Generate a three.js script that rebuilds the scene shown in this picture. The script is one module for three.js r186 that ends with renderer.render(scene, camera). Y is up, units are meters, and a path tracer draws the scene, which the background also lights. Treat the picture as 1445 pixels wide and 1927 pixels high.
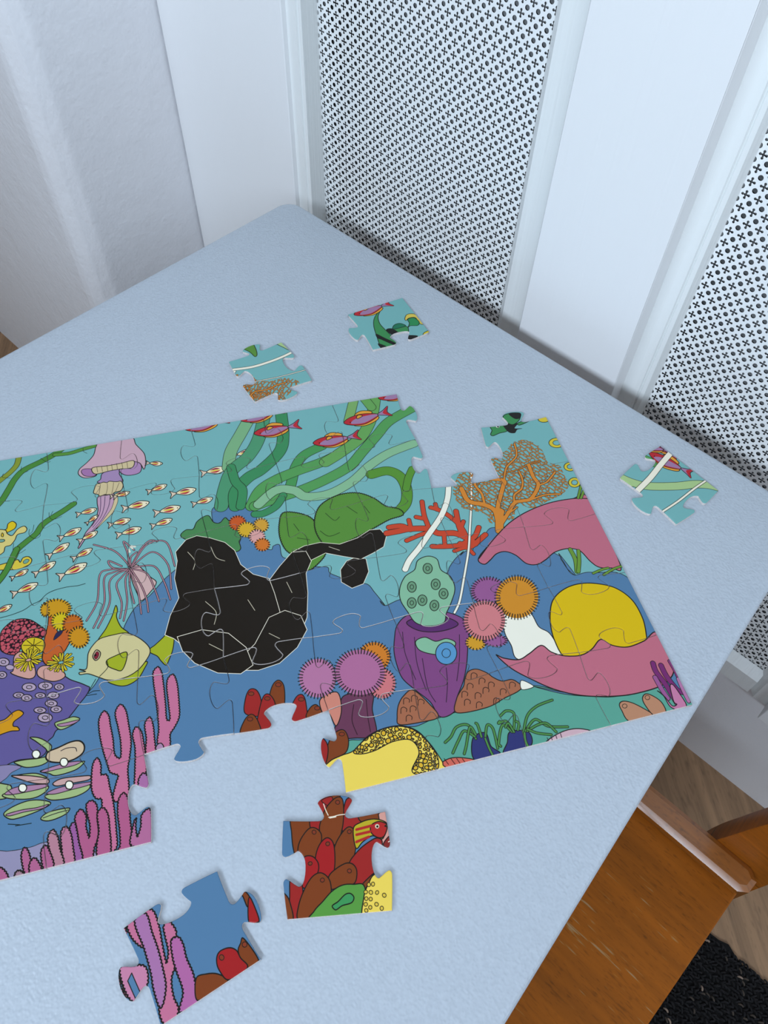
import * as THREE from 'three';
import { mergeGeometries, mergeVertices, toCreasedNormals } from 'three/addons/utils/BufferGeometryUtils.js';
import { RoundedBoxGeometry } from 'three/addons/geometries/RoundedBoxGeometry.js';
import { RectAreaLightUniformsLib } from 'three/addons/lights/RectAreaLightUniformsLib.js';

// ---------- camera, sky, daylight, exposure ----------
const scene = new THREE.Scene();
const camera = new THREE.PerspectiveCamera(68.25, 1445 / 1927, 0.02, 30);
camera.position.set(0.5557, 1.0276, 0.4594);
camera.up.set(-0.5705, 0.582, -0.5795);
camera.lookAt(0.5557 - 0.3866, 1.0276 - 0.8128, 0.4594 - 0.4357);
const renderer = new THREE.WebGLRenderer({ antialias: true });
renderer.toneMapping = THREE.LinearToneMapping;
renderer.toneMappingExposure = 0.57;
renderer.shadowMap.enabled = true;
const SKY = new THREE.Color(0.62, 0.78, 1.0);
scene.background = SKY;
scene.backgroundIntensity = 1.0;
RectAreaLightUniformsLib.init();
const WIN = { x0: -0.5, x1: 2.5, y0: 1.58, y1: 1.90, z: 1.62 };      // the window behind the photographer
const daylight = new THREE.RectAreaLight(new THREE.Color(0.715, 0.85, 1.0), 45, WIN.x1 - WIN.x0 - 0.1, WIN.y1 - WIN.y0 - 0.1);
daylight.position.set((WIN.x0 + WIN.x1) / 2, (WIN.y0 + WIN.y1) / 2, WIN.z - 0.01);
daylight.lookAt(daylight.position.x, daylight.position.y, 0);
scene.add(daylight);

// ---------- helpers ----------
let seed = 7;
const rnd = () => { seed = (seed * 1664525 + 1013904223) >>> 0; return seed / 4294967296; };
const used = {};
const numbered = (n) => { const k = used[n] = (used[n] ?? -1) + 1; return k ? `${n}_${String(k).padStart(3, '0')}` : n; };
const shade = (m) => { m.castShadow = m.receiveShadow = true; return m; };
function mesh(name, geo, mat, parent) {
  const m = shade(new THREE.Mesh(geo, mat));
  m.name = parent ? name : numbered(name);
  if (parent) { const k = parent.children.filter((c) => c.name.replace(/_\d{3}$/, '') === name).length; if (k) m.name = `${name}_${String(k).padStart(3, '0')}`; }
  (parent ?? scene).add(m); return m;
}
function struct(name, geo, mat, label) { const m = mesh(name, geo, mat); m.userData = { kind: 'structure', label }; return m; }
function thing(name, label, category, group) {
  const o = new THREE.Group(); o.name = numbered(name); scene.add(o);
  o.userData = { label, category }; if (group) o.userData.group = group;
  return o;
}
// box by its corners, with uv in metres
function box(x0, x1, y0, y1, z0, z1, r = 0) {
  const w = x1 - x0, h = y1 - y0, d = z1 - z0;
  const g = r ? new RoundedBoxGeometry(w, h, d, 2, r) : new THREE.BoxGeometry(w, h, d);
  g.translate((x0 + x1) / 2, (y0 + y1) / 2, (z0 + z1) / 2);
  return boxUV(g.index ? g.toNonIndexed() : g);
}
function boxUV(g, turn = false) {
  const p = g.attributes.position, n = g.attributes.normal, uv = new Float32Array(p.count * 2);
  for (let i = 0; i < p.count; i++) {
    const ax = Math.abs(n.getX(i)), ay = Math.abs(n.getY(i)), az = Math.abs(n.getZ(i));
    let u, v;
    if (ay >= ax && ay >= az) { u = p.getX(i); v = p.getZ(i); } else if (ax >= az) { u = p.getZ(i); v = p.getY(i); } else { u = p.getX(i); v = p.getY(i); }
    uv[2 * i] = turn ? v : u; uv[2 * i + 1] = turn ? u : v;
  }
  g.setAttribute('uv', new THREE.BufferAttribute(uv, 2)); return g;
}
// extrude a plan outline [x, z] from y0 up to y1 with rounded edges
function slab(outline, y0, y1, bevel = 0, steps = 3, size = bevel, crease = 0.7) {
  const s = new THREE.Shape(outline.map(([x, z]) => new THREE.Vector2(x, -z)));
  const g = new THREE.ExtrudeGeometry(s, { depth: y1 - y0 - 2 * bevel, bevelEnabled: bevel > 0, bevelSize: size, bevelThickness: bevel, bevelOffset: -size, bevelSegments: steps, curveSegments: 12 });
  g.rotateX(-Math.PI / 2); g.translate(0, y0 + bevel, 0);
  return boxUV(toCreasedNormals(g, crease));
}
// outline in the x-y plane extruded along z from z0 to z1
function profile(outline, z0, z1, bevel = 0) {
  const s = new THREE.Shape(outline.map(([x, y]) => new THREE.Vector2(x, y)));
  const g = new THREE.ExtrudeGeometry(s, { depth: z1 - z0 - 2 * bevel, bevelEnabled: bevel > 0, bevelSize: bevel, bevelThickness: bevel, bevelOffset: -bevel, bevelSegments: 2 });
  g.translate(0, 0, z0 + bevel); return boxUV(toCreasedNormals(g, 0.6));
}

// ---------- textures ----------
const TABLE = [182, 190, 199];                          // pale blue paint of the table
function lattice(n) { const a = new Float32Array(n * n); for (let i = 0; i < a.length; i++) a[i] = rnd(); return a; }
function tileNoise(w, h, layers) {                     // layers: [cells across, cells down, weight]; wraps round
  const out = new Float32Array(w * h); let sum = 0;
  for (const [cx, cy, wt] of layers) {
    const g = new Float32Array(cx * cy); for (let i = 0; i < g.length; i++) g[i] = rnd();
    sum += wt;
    for (let y = 0; y < h; y++) {
      const fy = y / h * cy, y0 = Math.floor(fy), ty = fy - y0, sy = ty * ty * (3 - 2 * ty), a = (y0 % cy) * cx, b = ((y0 + 1) % cy) * cx;
      for (let x = 0; x < w; x++) {
        const fx = x / w * cx, x0 = Math.floor(fx), tx = fx - x0, sx = tx * tx * (3 - 2 * tx), c = x0 % cx, d = (x0 + 1) % cx;
        const p = g[a + c] + (g[a + d] - g[a + c]) * sx, q = g[b + c] + (g[b + d] - g[b + c]) * sx;
        out[y * w + x] += wt * (p + (q - p) * sy);
      }
    }
  }
  for (let i = 0; i < out.length; i++) out[i] /= sum;
  return out;
}
function dataTex(w, h, fn, srgb, rx, ry) {
  const d = new Uint8Array(w * h * 4);
  for (let y = 0; y < h; y++) for (let x = 0; x < w; x++) {
    const c = fn(x, y), i = 4 * (y * w + x);
    for (let k = 0; k < 3; k++) d[i + k] = Math.max(0, Math.min(255, c[k]));
    d[i + 3] = 255;
  }
  const t = new THREE.DataTexture(d, w, h); t.wrapS = t.wrapT = THREE.RepeatWrapping; t.magFilter = THREE.LinearFilter; t.minFilter = THREE.LinearMipmapLinearFilter; t.generateMipmaps = true;
  if (srgb) t.colorSpace = THREE.SRGBColorSpace;
  t.repeat.set(rx, ry); t.needsUpdate = true; return t;
}
const grey = (n, w) => (x, y) => { const v = n[y * w + x] * 255; return [v, v, v]; };
const nRoll = tileNoise(512, 512, [[190, 230, 1], [110, 130, 0.45], [256, 256, 0.6], [40, 40, 0.05]]);
const nBrush = tileNoise(512, 512, [[130, 5, 1], [60, 3, 1], [220, 12, 0.6], [8, 4, 1.2]]);
const nLump = tileNoise(256, 256, [[6, 5, 1], [14, 12, 1], [40, 40, 0.6], [90, 90, 0.4]]);
const nMott = tileNoise(256, 256, [[4, 4, 1], [10, 10, 0.8], [30, 30, 0.6]]);
const rollBump = dataTex(512, 512, grey(nRoll, 512), false, 4.2, 4.2);
const brushBump = dataTex(512, 512, grey(nBrush, 512), false, 4, 1.6);
const lumpBump = dataTex(256, 256, grey(nLump, 256), false, 5, 5);
const tableMap = dataTex(512, 512, (x, y) => {
  const v = (nMott[(y >> 1) * 256 + (x >> 1)] - 0.5) * 2 + (nRoll[y * 512 + x] - 0.5) * 13; return [TABLE[0] + v, TABLE[1] + v, TABLE[2] + v]; }, true, 4.2, 4.2);

const white = (hex, bump, scale, rough, extra = {}) => new THREE.MeshPhysicalMaterial({ color: hex, roughness: rough, bumpMap: bump, bumpScale: scale, ...extra });
const MAT = {
  board: white('#f3f3f4', brushBump, 0.0003, 0.42),
  stile: white('#eff1f0', brushBump, 0.0007, 0.4),
  perforated: white('#f3f5f5', rollBump, 0.0001, 0.5),
  corner: white('#f0f0f4', lumpBump, 0.0011, 0.32),
  plinth: white('#f1f0f3', rollBump, 0.0002, 0.35),
  wall: white('#bab7b2', rollBump, 0.0003, 0.75),
  hollow: new THREE.MeshStandardMaterial({ color: '#d6d8da', roughness: 0.9 }),
  table: new THREE.MeshPhysicalMaterial({ map: tableMap, roughness: 0.42, bumpMap: rollBump, bumpScale: 0.0004 }),
};
// wood: fine dark pores and slow bands along u; nothing but colour of the wood
function woodTex(base, w, h, bands, pores, rx, ry, wear) {
  const a = tileNoise(w, h, [[3, 30, 1], [6, 80, 0.8], [14, 200, 0.6]]), b = tileNoise(w, h, [[120, h / 2, 1], [60, h / 3, 0.8]]), c = tileNoise(w, h, [[4, 5, 1], [9, 14, 0.7]]), d = wear ? tileNoise(w, h, [[18, 210, 1], [40, 440, 0.8]]) : null;
  return dataTex(w, h, (x, y) => {
    const i = y * w + x, v = (a[i] - 0.5) * bands + (c[i] - 0.5) * bands * 0.4 - Math.max(0, b[i] - 0.6) * pores;
    const q = wear ? Math.max(0, Math.min(0.75, (d[i] * 0.55 + c[i] * 0.45 - wear) * 12)) : 0;            // varnish scratched off along the grain
    return [0, 1, 2].map((k) => (base[k] * (1 + v)) * (1 - q) + [176, 150, 118][k] * q);
  }, true, rx, ry);
}
const oakTexs = [[158, 122, 90], [151, 116, 85], [164, 129, 97]].map((b) => woodTex(b, 512, 256, 0.34, 0.5, 1.1, 4));
MAT.oak = oakTexs.map((map) => new THREE.MeshStandardMaterial({ map, roughness: 0.55 }));
const seatTex = woodTex([158, 87, 18], 1024, 1024, 0.3, 0.55, 2.2, 2.6, 0.705);
const barTex = woodTex([156, 92, 30], 1024, 256, 0.22, 0.6, 3, 6);
const legTex = woodTex([170, 94, 20], 512, 256, 0.26, 0.5, 3, 7);
MAT.seat = new THREE.MeshPhysicalMaterial({ map: seatTex, roughness: 0.55, specularIntensity: 0.35 });
MAT.bar = new THREE.MeshPhysicalMaterial({ map: barTex, roughness: 0.45, clearcoat: 0.8, clearcoatRoughness: 0.16 });
MAT.leg = new THREE.MeshPhysicalMaterial({ map: legTex, roughness: 0.45, clearcoat: 0.4, clearcoatRoughness: 0.3 });

// ---------- the room ----------
const floor = new THREE.Group(); floor.name = 'floor'; floor.userData = { kind: 'structure', label: 'pale oak plank floor' }; scene.add(floor);
mesh('subfloor', box(-1.8, 2.9, -0.12, -0.012, -0.3, 1.75), MAT.hollow, floor);
{ // planks run slantwise to the cupboard wall
  const W = 0.185, A = THREE.MathUtils.degToRad(-41), ca = Math.cos(A), sa = Math.sin(A);
  const inside = ([x, z]) => x > -1.8 && x < 2.9 && z > -0.3 && z < 1.75;
  const clip = (poly, ax, lim, keepLess) => {
    const out = [], f = (p) => (keepLess ? lim - p[ax] : p[ax] - lim);
    poly.forEach((p, i) => { const q = poly[(i + 1) % poly.length], a = f(p), b = f(q); if (a >= 0) out.push(p); if (a * b < 0) { const t = a / (a - b); out.push([p[0] + (q[0] - p[0]) * t, p[1] + (q[1] - p[1]) * t]); } });
    return out;
  };
  for (let i = -14; i < 14; i++) {
    const shift = (i * 0.47) % 1.25;
    for (let j = -3; j < 4; j++) {
      const u0 = j * 1.25 + shift + 0.0002, u1 = u0 + 1.2496, v0 = i * W + 0.0002, v1 = v0 + W - 0.0004;
      let poly = [[u0, v0], [u1, v0], [u1, v1], [u0, v1]].map(([u, v]) => [0.7 + u * ca + v * sa, 0.05 - u * sa + v * ca]);
      poly = clip(clip(clip(clip(poly, 0, -1.8, false), 0, 2.9, true), 1, -0.3, false), 1, 1.75, true);
      if (poly.length < 3) continue;
      const g = slab(poly, -0.012, 0, 0.0005, 1), p = g.attributes.position, uv = g.attributes.uv, off = rnd();
      for (let k = 0; k < p.count; k++) { const x = p.getX(k) - 0.7, z = p.getZ(k) - 0.05; uv.setXY(k, x * ca - z * sa + off, x * sa + z * ca + off * 3); }
      mesh('plank', g, MAT.oak[Math.floor(rnd() * 3)], floor);
    }
  }
}
struct('ceiling', box(-1.8, 2.9, 2.5, 2.62, -0.3, 1.75), MAT.wall, 'white ceiling');
struct('wall_left', box(-1.92, -1.8, -0.12, 2.62, -0.3, 1.75), MAT.wall, 'white left wall');
struct('wall_right', box(2.9, 3.02, -0.12, 2.62, -0.3, 1.75), MAT.wall, 'white right wall');
{
  const { x0, x1, y0, y1, z } = WIN, zb = 1.75;
  struct('wall_front', mergeGeometries([box(-1.92, x0, -0.12, 2.62, z, zb), box(x1, 3.02, -0.12, 2.62, z, zb), box(x0, x1, -0.12, y0, z, zb), box(x0, x1, y1, 2.62, z, zb)]), MAT.wall, 'white wall with the window, behind the photographer');
  const w = new THREE.Group(); w.name = 'window_1'; w.userData = { kind: 'structure', label: 'wide white framed window behind the photographer' }; scene.add(w);
  const m = (x0 + x1) / 2;
  for (const [a, b, c, d] of [[x0, x0 + 0.05, y0, y1], [x1 - 0.05, x1, y0, y1], [x0 + 0.05, x1 - 0.05, y0, y0 + 0.05], [x0 + 0.05, x1 - 0.05, y1 - 0.05, y1], [m - 0.025, m + 0.025, y0 + 0.05, y1 - 0.05]]) mesh('window_frame', box(a, b, c, d, z + 0.02, z + 0.08, 0.004), MAT.stile, w);
  const glass = new THREE.MeshPhysicalMaterial({ color: '#ffffff', transmission: 1, roughness: 0, thickness: 0, ior: 1.5 });
  for (const [a, b] of [[x0 + 0.05, m - 0.025], [m + 0.025, x1 - 0.05]]) mesh('pane', box(a, b, y0 + 0.05, y1 - 0.05, z + 0.045, z + 0.051), glass, w);
}
// back wall: plinth below, a hollow behind the perforated doors, wall above and to the right
const XE = 0.66;                                         // right end of the second door
struct('wall_back', mergeGeometries([box(-1.8, 2.9, -0.12, 2.62, -0.3, -0.2), box(-1.8, 2.9, -0.12, 0.236, -0.2, -0.0955), box(-1.8, 2.9, 1.02, 2.62, -0.2, -0.075), box(-1.8, -0.26, 0.236, 1.02, -0.2, -0.075)]), MAT.plinth, 'white back wall below and above the cupboard doors');
struct('wall_recess', box(-1.8, 2.9, 0.238, 1.018, -0.1998, -0.172), MAT.hollow, 'grey back of the hollow behind the perforated doors');
// the rounded corner of a chimney breast that stands left of the table
{
  const o = [[-1.8, -0.0955], [-0.2605, -0.0955]], R = 0.034, cx = -0.2605 - R, cz = 0.1236 - R;
  for (let i = 0; i <= 10; i++) { const a = i / 10 * Math.PI / 2; o.push([cx + R * Math.cos(a), cz + R * Math.sin(a)]); }
  o.push([-1.8, 0.1236]);
  const g = slab(o, 0.0, 2.5), q = g.attributes.position; for (let i = 0; i < q.count; i++) g.attributes.uv.setXY(i, q.getZ(i) - q.getX(i), q.getY(i));
  struct('wall_corner', g, MAT.corner, 'projecting white wall corner with a lumpy rounded painted edge');
}
// flat white boards that stand proud between the doors
for (const [x0, x1, label] of [[-0.2585, -0.0505, 'flat white board between the wall corner and the left perforated door'], [0.267, 0.377, 'flat white board between the two perforated doors'], [XE, 2.9, 'flat white board right of the right perforated door']]) {
  struct('trim_' + ((used.board = (used.board ?? 0) + 1)), box(x0, x1, 0.236, 1.6, -0.0745, -0.05, 0.0015), MAT.board, label);
}

// ---------- perforated doors ----------
function perforated(x0, x1, y0, y1, ox, oy, px, py, z, t) {    // round holes on a square grid, four-lobed crosses between them
  const hole = (kind) => {
    const pts = [];
    if (kind === 'round') for (let i = 0; i < 14; i++) { const a = i / 14 * 2 * Math.PI; pts.push([0.205 * Math.cos(a), 0.205 * Math.sin(a)]); }
    else for (let q = 0; q < 4; q++) { const a = q * Math.PI / 2, c = Math.cos(a), s = Math.sin(a); for (const [u, v] of [[0.062, -0.062], [0.165, -0.06], [0.205, -0.098], [0.28, -0.094], [0.334, -0.036], [0.334, 0.036], [0.28, 0.094], [0.205, 0.098], [0.165, 0.06]]) pts.push([u * c - v * s, u * s + v * c]); }
    return pts;
  };
  const cell = (kind) => {
    const outer = [[0.5, 0], [0, 0.5], [-0.5, 0], [0, -0.5]].map(([a, b]) => new THREE.Vector2(a * px, b * py));
    const inner = hole(kind).map(([a, b]) => new THREE.Vector2(a * px, b * py)).reverse();
    const all = [...outer, ...inner], pos = [], nor = [], idx = [];
    for (const p of all) { pos.push(p.x, p.y, 0); nor.push(0, 0, 1); }
    for (const f of THREE.ShapeUtils.triangulateShape(outer, [inner])) idx.push(...f);
    const n = inner.length, b = pos.length / 3;
    for (let i = 0; i < n; i++) {
      const p = inner[i], q = inner[(i + 1) % n], nx = q.y - p.y, ny = p.x - q.x, l = Math.hypot(nx, ny), k = b + 4 * i;
      for (const [r, zz] of [[p, 0], [q, 0], [q, -t], [p, -t]]) { pos.push(r.x, r.y, zz); nor.push(-nx / l, -ny / l, 0); }
      idx.push(k, k + 2, k + 1, k, k + 3, k + 2);
    }
    return { pos, nor, idx };
  };
  const kinds = [cell('round'), cell('cross')], P = [], N = [], I = [];
  for (const [k, sx] of [[0, 0], [1, 0.5]]) {
    const c = kinds[k];
    for (let i = Math.ceil((x0 - ox) / px - sx); ox + (i + sx) * px < x1; i++) for (let j = Math.ceil((y0 - oy) / py - sx); oy + (j + sx) * py < y1; j++) {
      const X = ox + (i + sx) * px, Y = oy + (j + sx) * py, b = P.length / 3;
      for (let v = 0; v < c.pos.length; v += 3) { P.push(c.pos[v] + X, c.pos[v + 1] + Y, c.pos[v + 2] + z); N.push(c.nor[v], c.nor[v + 1], c.nor[v + 2]); }
      for (const f of c.idx) I.push(f + b);
    }
  }
  const g = new THREE.BufferGeometry();
  g.setAttribute('position', new THREE.Float32BufferAttribute(P, 3)); g.setAttribute('normal', new THREE.Float32BufferAttribute(N, 3));
  const uv = new Float32Array(P.length / 3 * 2); for (let i = 0; i < P.length / 3; i++) { uv[2 * i] = P[3 * i]; uv[2 * i + 1] = P[3 * i + 1]; }
  g.setAttribute('uv', new THREE.BufferAttribute(uv, 2)); g.setIndex(I); return g;
}
// a straight length of frame: section points [a, b] placed at both ends by put(a, b, end)
function prism(sec, put) {
  const tri = THREE.ShapeUtils.triangulateShape(sec.map(([a, b]) => new THREE.Vector2(a, b)), []), P = [];
  const at = (i, e) => put(sec[i][0], sec[i][1], e);
  for (const [i, j, k] of tri) { P.push(at(i, 0), at(k, 0), at(j, 0), at(i, 1), at(j, 1), at(k, 1)); }
  sec.forEach((_, i) => { const j = (i + 1) % sec.length; P.push(at(i, 0), at(j, 0), at(j, 1), at(i, 0), at(j, 1), at(i, 1)); });
  let vol = 0; const A = new THREE.Vector3(), B = new THREE.Vector3(), C = new THREE.Vector3();
  const area = sec.reduce((s, p, i) => { const q = sec[(i + 1) % sec.length]; return s + p[0] * q[1] - q[0] * p[1]; }, 0);
  if (area < 0) for (let i = tri.length * 6; i < P.length; i += 3) { const s = P[i + 1]; P[i + 1] = P[i + 2]; P[i + 2] = s; }   // triangulateShape needs none: it keeps the order of its points
  for (let i = 0; i < P.length; i += 3) vol += A.set(...P[i]).dot(B.set(...P[i + 1]).cross(C.set(...P[i + 2])));
  if (vol < 0) for (let i = 0; i < P.length; i += 3) { const s = P[i + 1]; P[i + 1] = P[i + 2]; P[i + 2] = s; }
  const g = new THREE.BufferGeometry(); g.setAttribute('position', new THREE.Float32BufferAttribute(P.flat(), 3)); g.computeVertexNormals();
  return boxUV(g);
}
function door(n, label, L, R, y0, y1, pat) {
  const d = new THREE.Group(); d.name = 'door_' + n; d.userData = { kind: 'structure', label }; scene.add(d);
  const ZP = -0.0805, B = -0.094;
  // left stile: outer edge, front, groove, inner edge
  const G = 0.0022;
  const upright = (sec) => prism(sec, (x, z, e) => [x, e ? y1 : y0, z]);
  mesh('stile', upright([[L.out, B], [L.out, L.z], [L.in - 0.006, L.z], [L.in - 0.005, L.z - G], [L.in - 0.0035, L.z - G * 0.4], [L.in, L.z - 0.0015], [L.end, ZP], [L.end, B]]), MAT.stile, d);
  mesh('stile', upright([[R.out, B], [R.end, B], [R.end, ZP], [R.in, R.z], [R.out, R.z]]), MAT.stile, d);
  for (const [a, b, up] of [[y0, y0 + 0.026, 1], [y1, y1 - 0.03, -1]]) {
    const c = b + up * 0.010, x0 = L.end - 0.003, x1 = R.end + 0.003;
    mesh('rail', prism([[a, B], [a, -0.0705], [b, -0.0705], [c, ZP], [c, B]], (y, z, e) => [e ? x1 : x0, y, z]), MAT.stile, d);
  }
  mesh('perforated_panel', perforated(L.end - 0.008, R.end + 0.008, y0 + 0.022, y1 - 0.026, ...pat, -0.081, 0.0012), MAT.perforated, d);
}
door(1, 'left cupboard door with a white perforated panel in a painted frame', { out: -0.072, in: -0.031, end: -0.034, z: -0.056 }, { out: 0.272, in: 0.2342, end: 0.2242, z: -0.07 }, 0.236, 1.015, [0.0568, 0.6721, 0.01013, 0.0098]);
door(2, 'right cupboard door with a white perforated panel in a painted frame', { out: 0.372, in: 0.3985, end: 0.4015, z: -0.07 }, { out: XE + 0.004, in: 0.645, end: 0.635, z: -0.07 }, 0.236, 1.015, [0.4011, 0.7052, 0.00977, 0.00971]);

// ---------- the table ----------
const TOP = 0.58;
{
  const t = thing('table', 'pale blue painted square table standing in the corner', 'table');
  const R = 0.017, o = [], corners = [[0.0005, 0.0005], [0.5722, 0.0005], [0.6085, 0.545], [0.62, 0.72], [0.0065, 0.72]];
  corners.forEach((p, i) => {                            // round the corners in plan
    const a = corners[(i + 4) % 5], b = corners[(i + 1) % 5], u = new THREE.Vector2(a[0] - p[0], a[1] - p[1]).normalize(), v = new THREE.Vector2(b[0] - p[0], b[1] - p[1]).normalize();
    const ang = Math.acos(u.dot(v)); if (ang > 2.9) { o.push(p); return; }
    const d = R / Math.tan(ang / 2), c = u.clone().add(v).normalize().multiplyScalar(R / Math.sin(ang / 2)).add(new THREE.Vector2(...p));
    const s = u.multiplyScalar(d).add(new THREE.Vector2(...p)), e = v.multiplyScalar(d).add(new THREE.Vector2(...p));
    let a0 = Math.atan2(s.y - c.y, s.x - c.x), a1 = Math.atan2(e.y - c.y, e.x - c.x); while (a1 - a0 > Math.PI) a1 -= 2 * Math.PI; while (a1 - a0 < -Math.PI) a1 += 2 * Math.PI;
    for (let k = 0; k <= 8; k++) { const q = a0 + (a1 - a0) * k / 8; o.push([c.x + R * Math.cos(q), c.y + R * Math.sin(q)]); }
  });
  mesh('tabletop', slab(o, TOP - 0.022, TOP, 0.0022), MAT.table, t);
  for (const [x, z] of [[0.045, 0.045], [0.5, 0.045], [0.045, 0.66], [0.52, 0.66]]) mesh('leg', box(x - 0.02, x + 0.02, 0, TOP - 0.022, z - 0.02, z + 0.02, 0.003), MAT.table, t);
  for (const [a, b, c, d] of [[0.065, 0.48, 0.037, 0.053], [0.065, 0.5, 0.652, 0.668]]) mesh('apron', box(a, b, TOP - 0.08, TOP - 0.022, c, d, 0.002), MAT.table, t);
  for (const x of [0.045, 0.51]) mesh('apron', box(x - 0.008, x + 0.008, TOP - 0.08, TOP - 0.022, 0.065, 0.64, 0.002), MAT.table, t);
}

// ---------- the jigsaw: how it is cut ----------
const NODES = [[4950,0,4400,0,3845,0,3308,0,2750,0,2181,0,1656,0,1103,0,550,0,0,0],[4950,511,4402,502,3864,503,3306,495,2768,488,2194,487,1650,498,1084,500,550,498,0,498],[4950,985,4375,1015,3850,992,3314,992,2759,1005,2187,995,1650,996,1100,996,550,996,0,996],[4950,1493,4400,1482,3847,1468,3307,1485,2765,1488,2186,1473,1650,1493,1100,1493,550,1493,0,1493],[4950,2005,4385,1992,3848,1987,3300,1977,2758,1982,2181,1985,1650,1997,1108,1993,550,1991,0,1991],[4950,2493,4400,2489,3850,2481,3301,2478,2754,2483,2179,2491,1654,2491,1112,2498,550,2489,0,2489],[4950,2987,4401,2987,3850,2987,3293,2987,2750,2987,2200,2987,1660,2987,1110,2987,550,2987,0,2987]];
const node = (r, k) => { const q = NODES[r]; return [q[2 * k], q[2 * k + 1]]; };   // k = columns from the right edge
// which way each tab points: uprights (L or R) per row from the right edge, lying cuts (U or D) per column from the right
const UPR = [' LRLRLRLR', ' RLRLRLRL', ' LRLRLRLR', ' RLRLLLRL', ' LRLRLRLR', ' RLRLRLRL'];
const LIE = ['UDUDUDUUU', 'DUDUDUDUU', 'UDUDUDUUU', 'DUDUDUDDU', 'UDUDUDUDU'];
function cut(a, b, side, key) {                          // points from node a to node b; side +1: the tab lies to the left of a -> b (in x, y-down)
  let s = 1 + key * 2654435761 % 4294967296; const r = () => { s = (s * 1664525 + 1013904223) % 4294967296; return s / 4294967296 - 0.5; };
  const m = 0.5 + r() * 0.07, w = 1 + r() * 0.14, h = 1 + r() * 0.2, t = r() * 0.05, o = -0.028 + r() * 0.012;
  const raw = [[0, 0], [0.14, o * 0.55], [m - 0.2 * w, o], [m - 0.128 * w, o], [m - 0.103 * w, o + 0.03], [m - 0.155 * w + t, 0.105 * h], [m - 0.168 * w + t, 0.135 * h], [m - 0.145 * w + t, 0.165 * h], [m - 0.06 * w, 0.195 * h], [m + 0.06 * w, 0.195 * h], [m + 0.145 * w + t, 0.165 * h], [m + 0.168 * w + t, 0.135 * h], [m + 0.155 * w + t, 0.105 * h], [m + 0.103 * w, o + 0.03], [m + 0.128 * w, o], [m + 0.2 * w, o], [0.86, o * 0.55], [1, 0]];
  const dx = b[0] - a[0], dy = b[1] - a[1], c = new THREE.CatmullRomCurve3(raw.map(([u, v]) => new THREE.Vector3(u, v, 0)), false, 'centripetal');
  return c.getPoints(46).map((p) => [a[0] + dx * p.x + side * dy * p.y, a[1] + dy * p.x - side * dx * p.y]);
}
const straight = (a, b) => { const p = []; for (let i = 0; i <= 8; i++) p.push([a[0] + (b[0] - a[0]) * i / 8, a[1] + (b[1] - a[1]) * i / 8]); return p; };
const lying = (r, k) => {                                // cut on row line r over column k, from its left node to its right node
  const a = node(r, k + 1), b = node(r, k);
  return r === 0 || r === 6 ? straight(a, b) : cut(a, b, LIE[r - 1][k] === 'U' ? 1 : -1, r * 20 + k);
};
const upright = (r, k) => {                              // cut on column line k beside row r, from its upper node to its lower node
  const a = node(r, k), b = node(r + 1, k);
  return k === 0 || k === 9 ? straight(a, b) : cut(a, b, UPR[r][k] === 'L' ? -1 : 1, 500 + r * 20 + k);
};
const outline = (r, k) => [...lying(r, k), ...upright(r, k), ...lying(r + 1, k).reverse(), ...upright(r, k + 1).reverse()];

// ---------- the jigsaw: its print ----------
// The print is drawn in tenths of a millimetre: x to the right, y down, over a sheet 495 mm by 299 mm.
const INK = '#1b1715';
const tone = { BL: '#5781b4', SF: '#5ea79f', PK: '#cc74a2', VI: '#665ca2', GR: '#5b923e', PU: '#85488b', HG: '#8bc1aa', CL: '#c76f8d', YE: '#e4c002', YS: '#fadd65' };
let cx = null, lastPath = null;
const pairs = (a) => { const r = []; for (let i = 0; i < a.length; i += 2) r.push([a[i], a[i + 1]]); return r; };
function curve(p, closed) {                              // Catmull-Rom through the points
  const n = p.length, at = (i) => (closed ? p[(i + n) % n] : p[Math.max(0, Math.min(n - 1, i))]);
  cx.beginPath(); cx.moveTo(p[0][0], p[0][1]);
  for (let i = 0; i < (closed ? n : n - 1); i++) { const a = at(i - 1), b = at(i), c = at(i + 1), d = at(i + 2); cx.bezierCurveTo(b[0] + (c[0] - a[0]) / 6, b[1] + (c[1] - a[1]) / 6, c[0] - (d[0] - b[0]) / 6, c[1] - (d[1] - b[1]) / 6, c[0], c[1]); }
  if (closed) cx.closePath();
}
function ink(w, c = INK) { if (w) { cx.lineWidth = w < 10 ? w * 1.4 : w; cx.strokeStyle = c; cx.stroke(); } }
function P(f, w, a) { lastPath = pairs(a); curve(lastPath, true); cx.fillStyle = tone[f] ?? f; cx.fill(); ink(w); }
function G(f, w, a) { const p = pairs(a); cx.beginPath(); p.forEach(([x, y], i) => (i ? cx.lineTo(x, y) : cx.moveTo(x, y))); cx.closePath(); cx.fillStyle = tone[f] ?? f; cx.fill(); ink(w); }
function edge(c, w) { ink(w, c); }
function only(r, k, fn) {                                // print that belongs to one piece
  cx.save(); cx.beginPath(); outline(r, k).forEach(([x, y], i) => (i ? cx.lineTo(x, y) : cx.moveTo(x, y))); cx.closePath(); cx.clip(); fn(); cx.restore();
}
function S(c, w, a) { curve(pairs(a), false); ink(w, c); }
function R(f, w, a) { curve(pairs(a), false); pen(Math.max(w + 3, w * 0.5 + 8), INK); pen(Math.max(w - 4, w * 0.5), tone[f] ?? f); }
function pen(w, c) { cx.lineWidth = w; cx.strokeStyle = c; cx.stroke(); }
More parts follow.
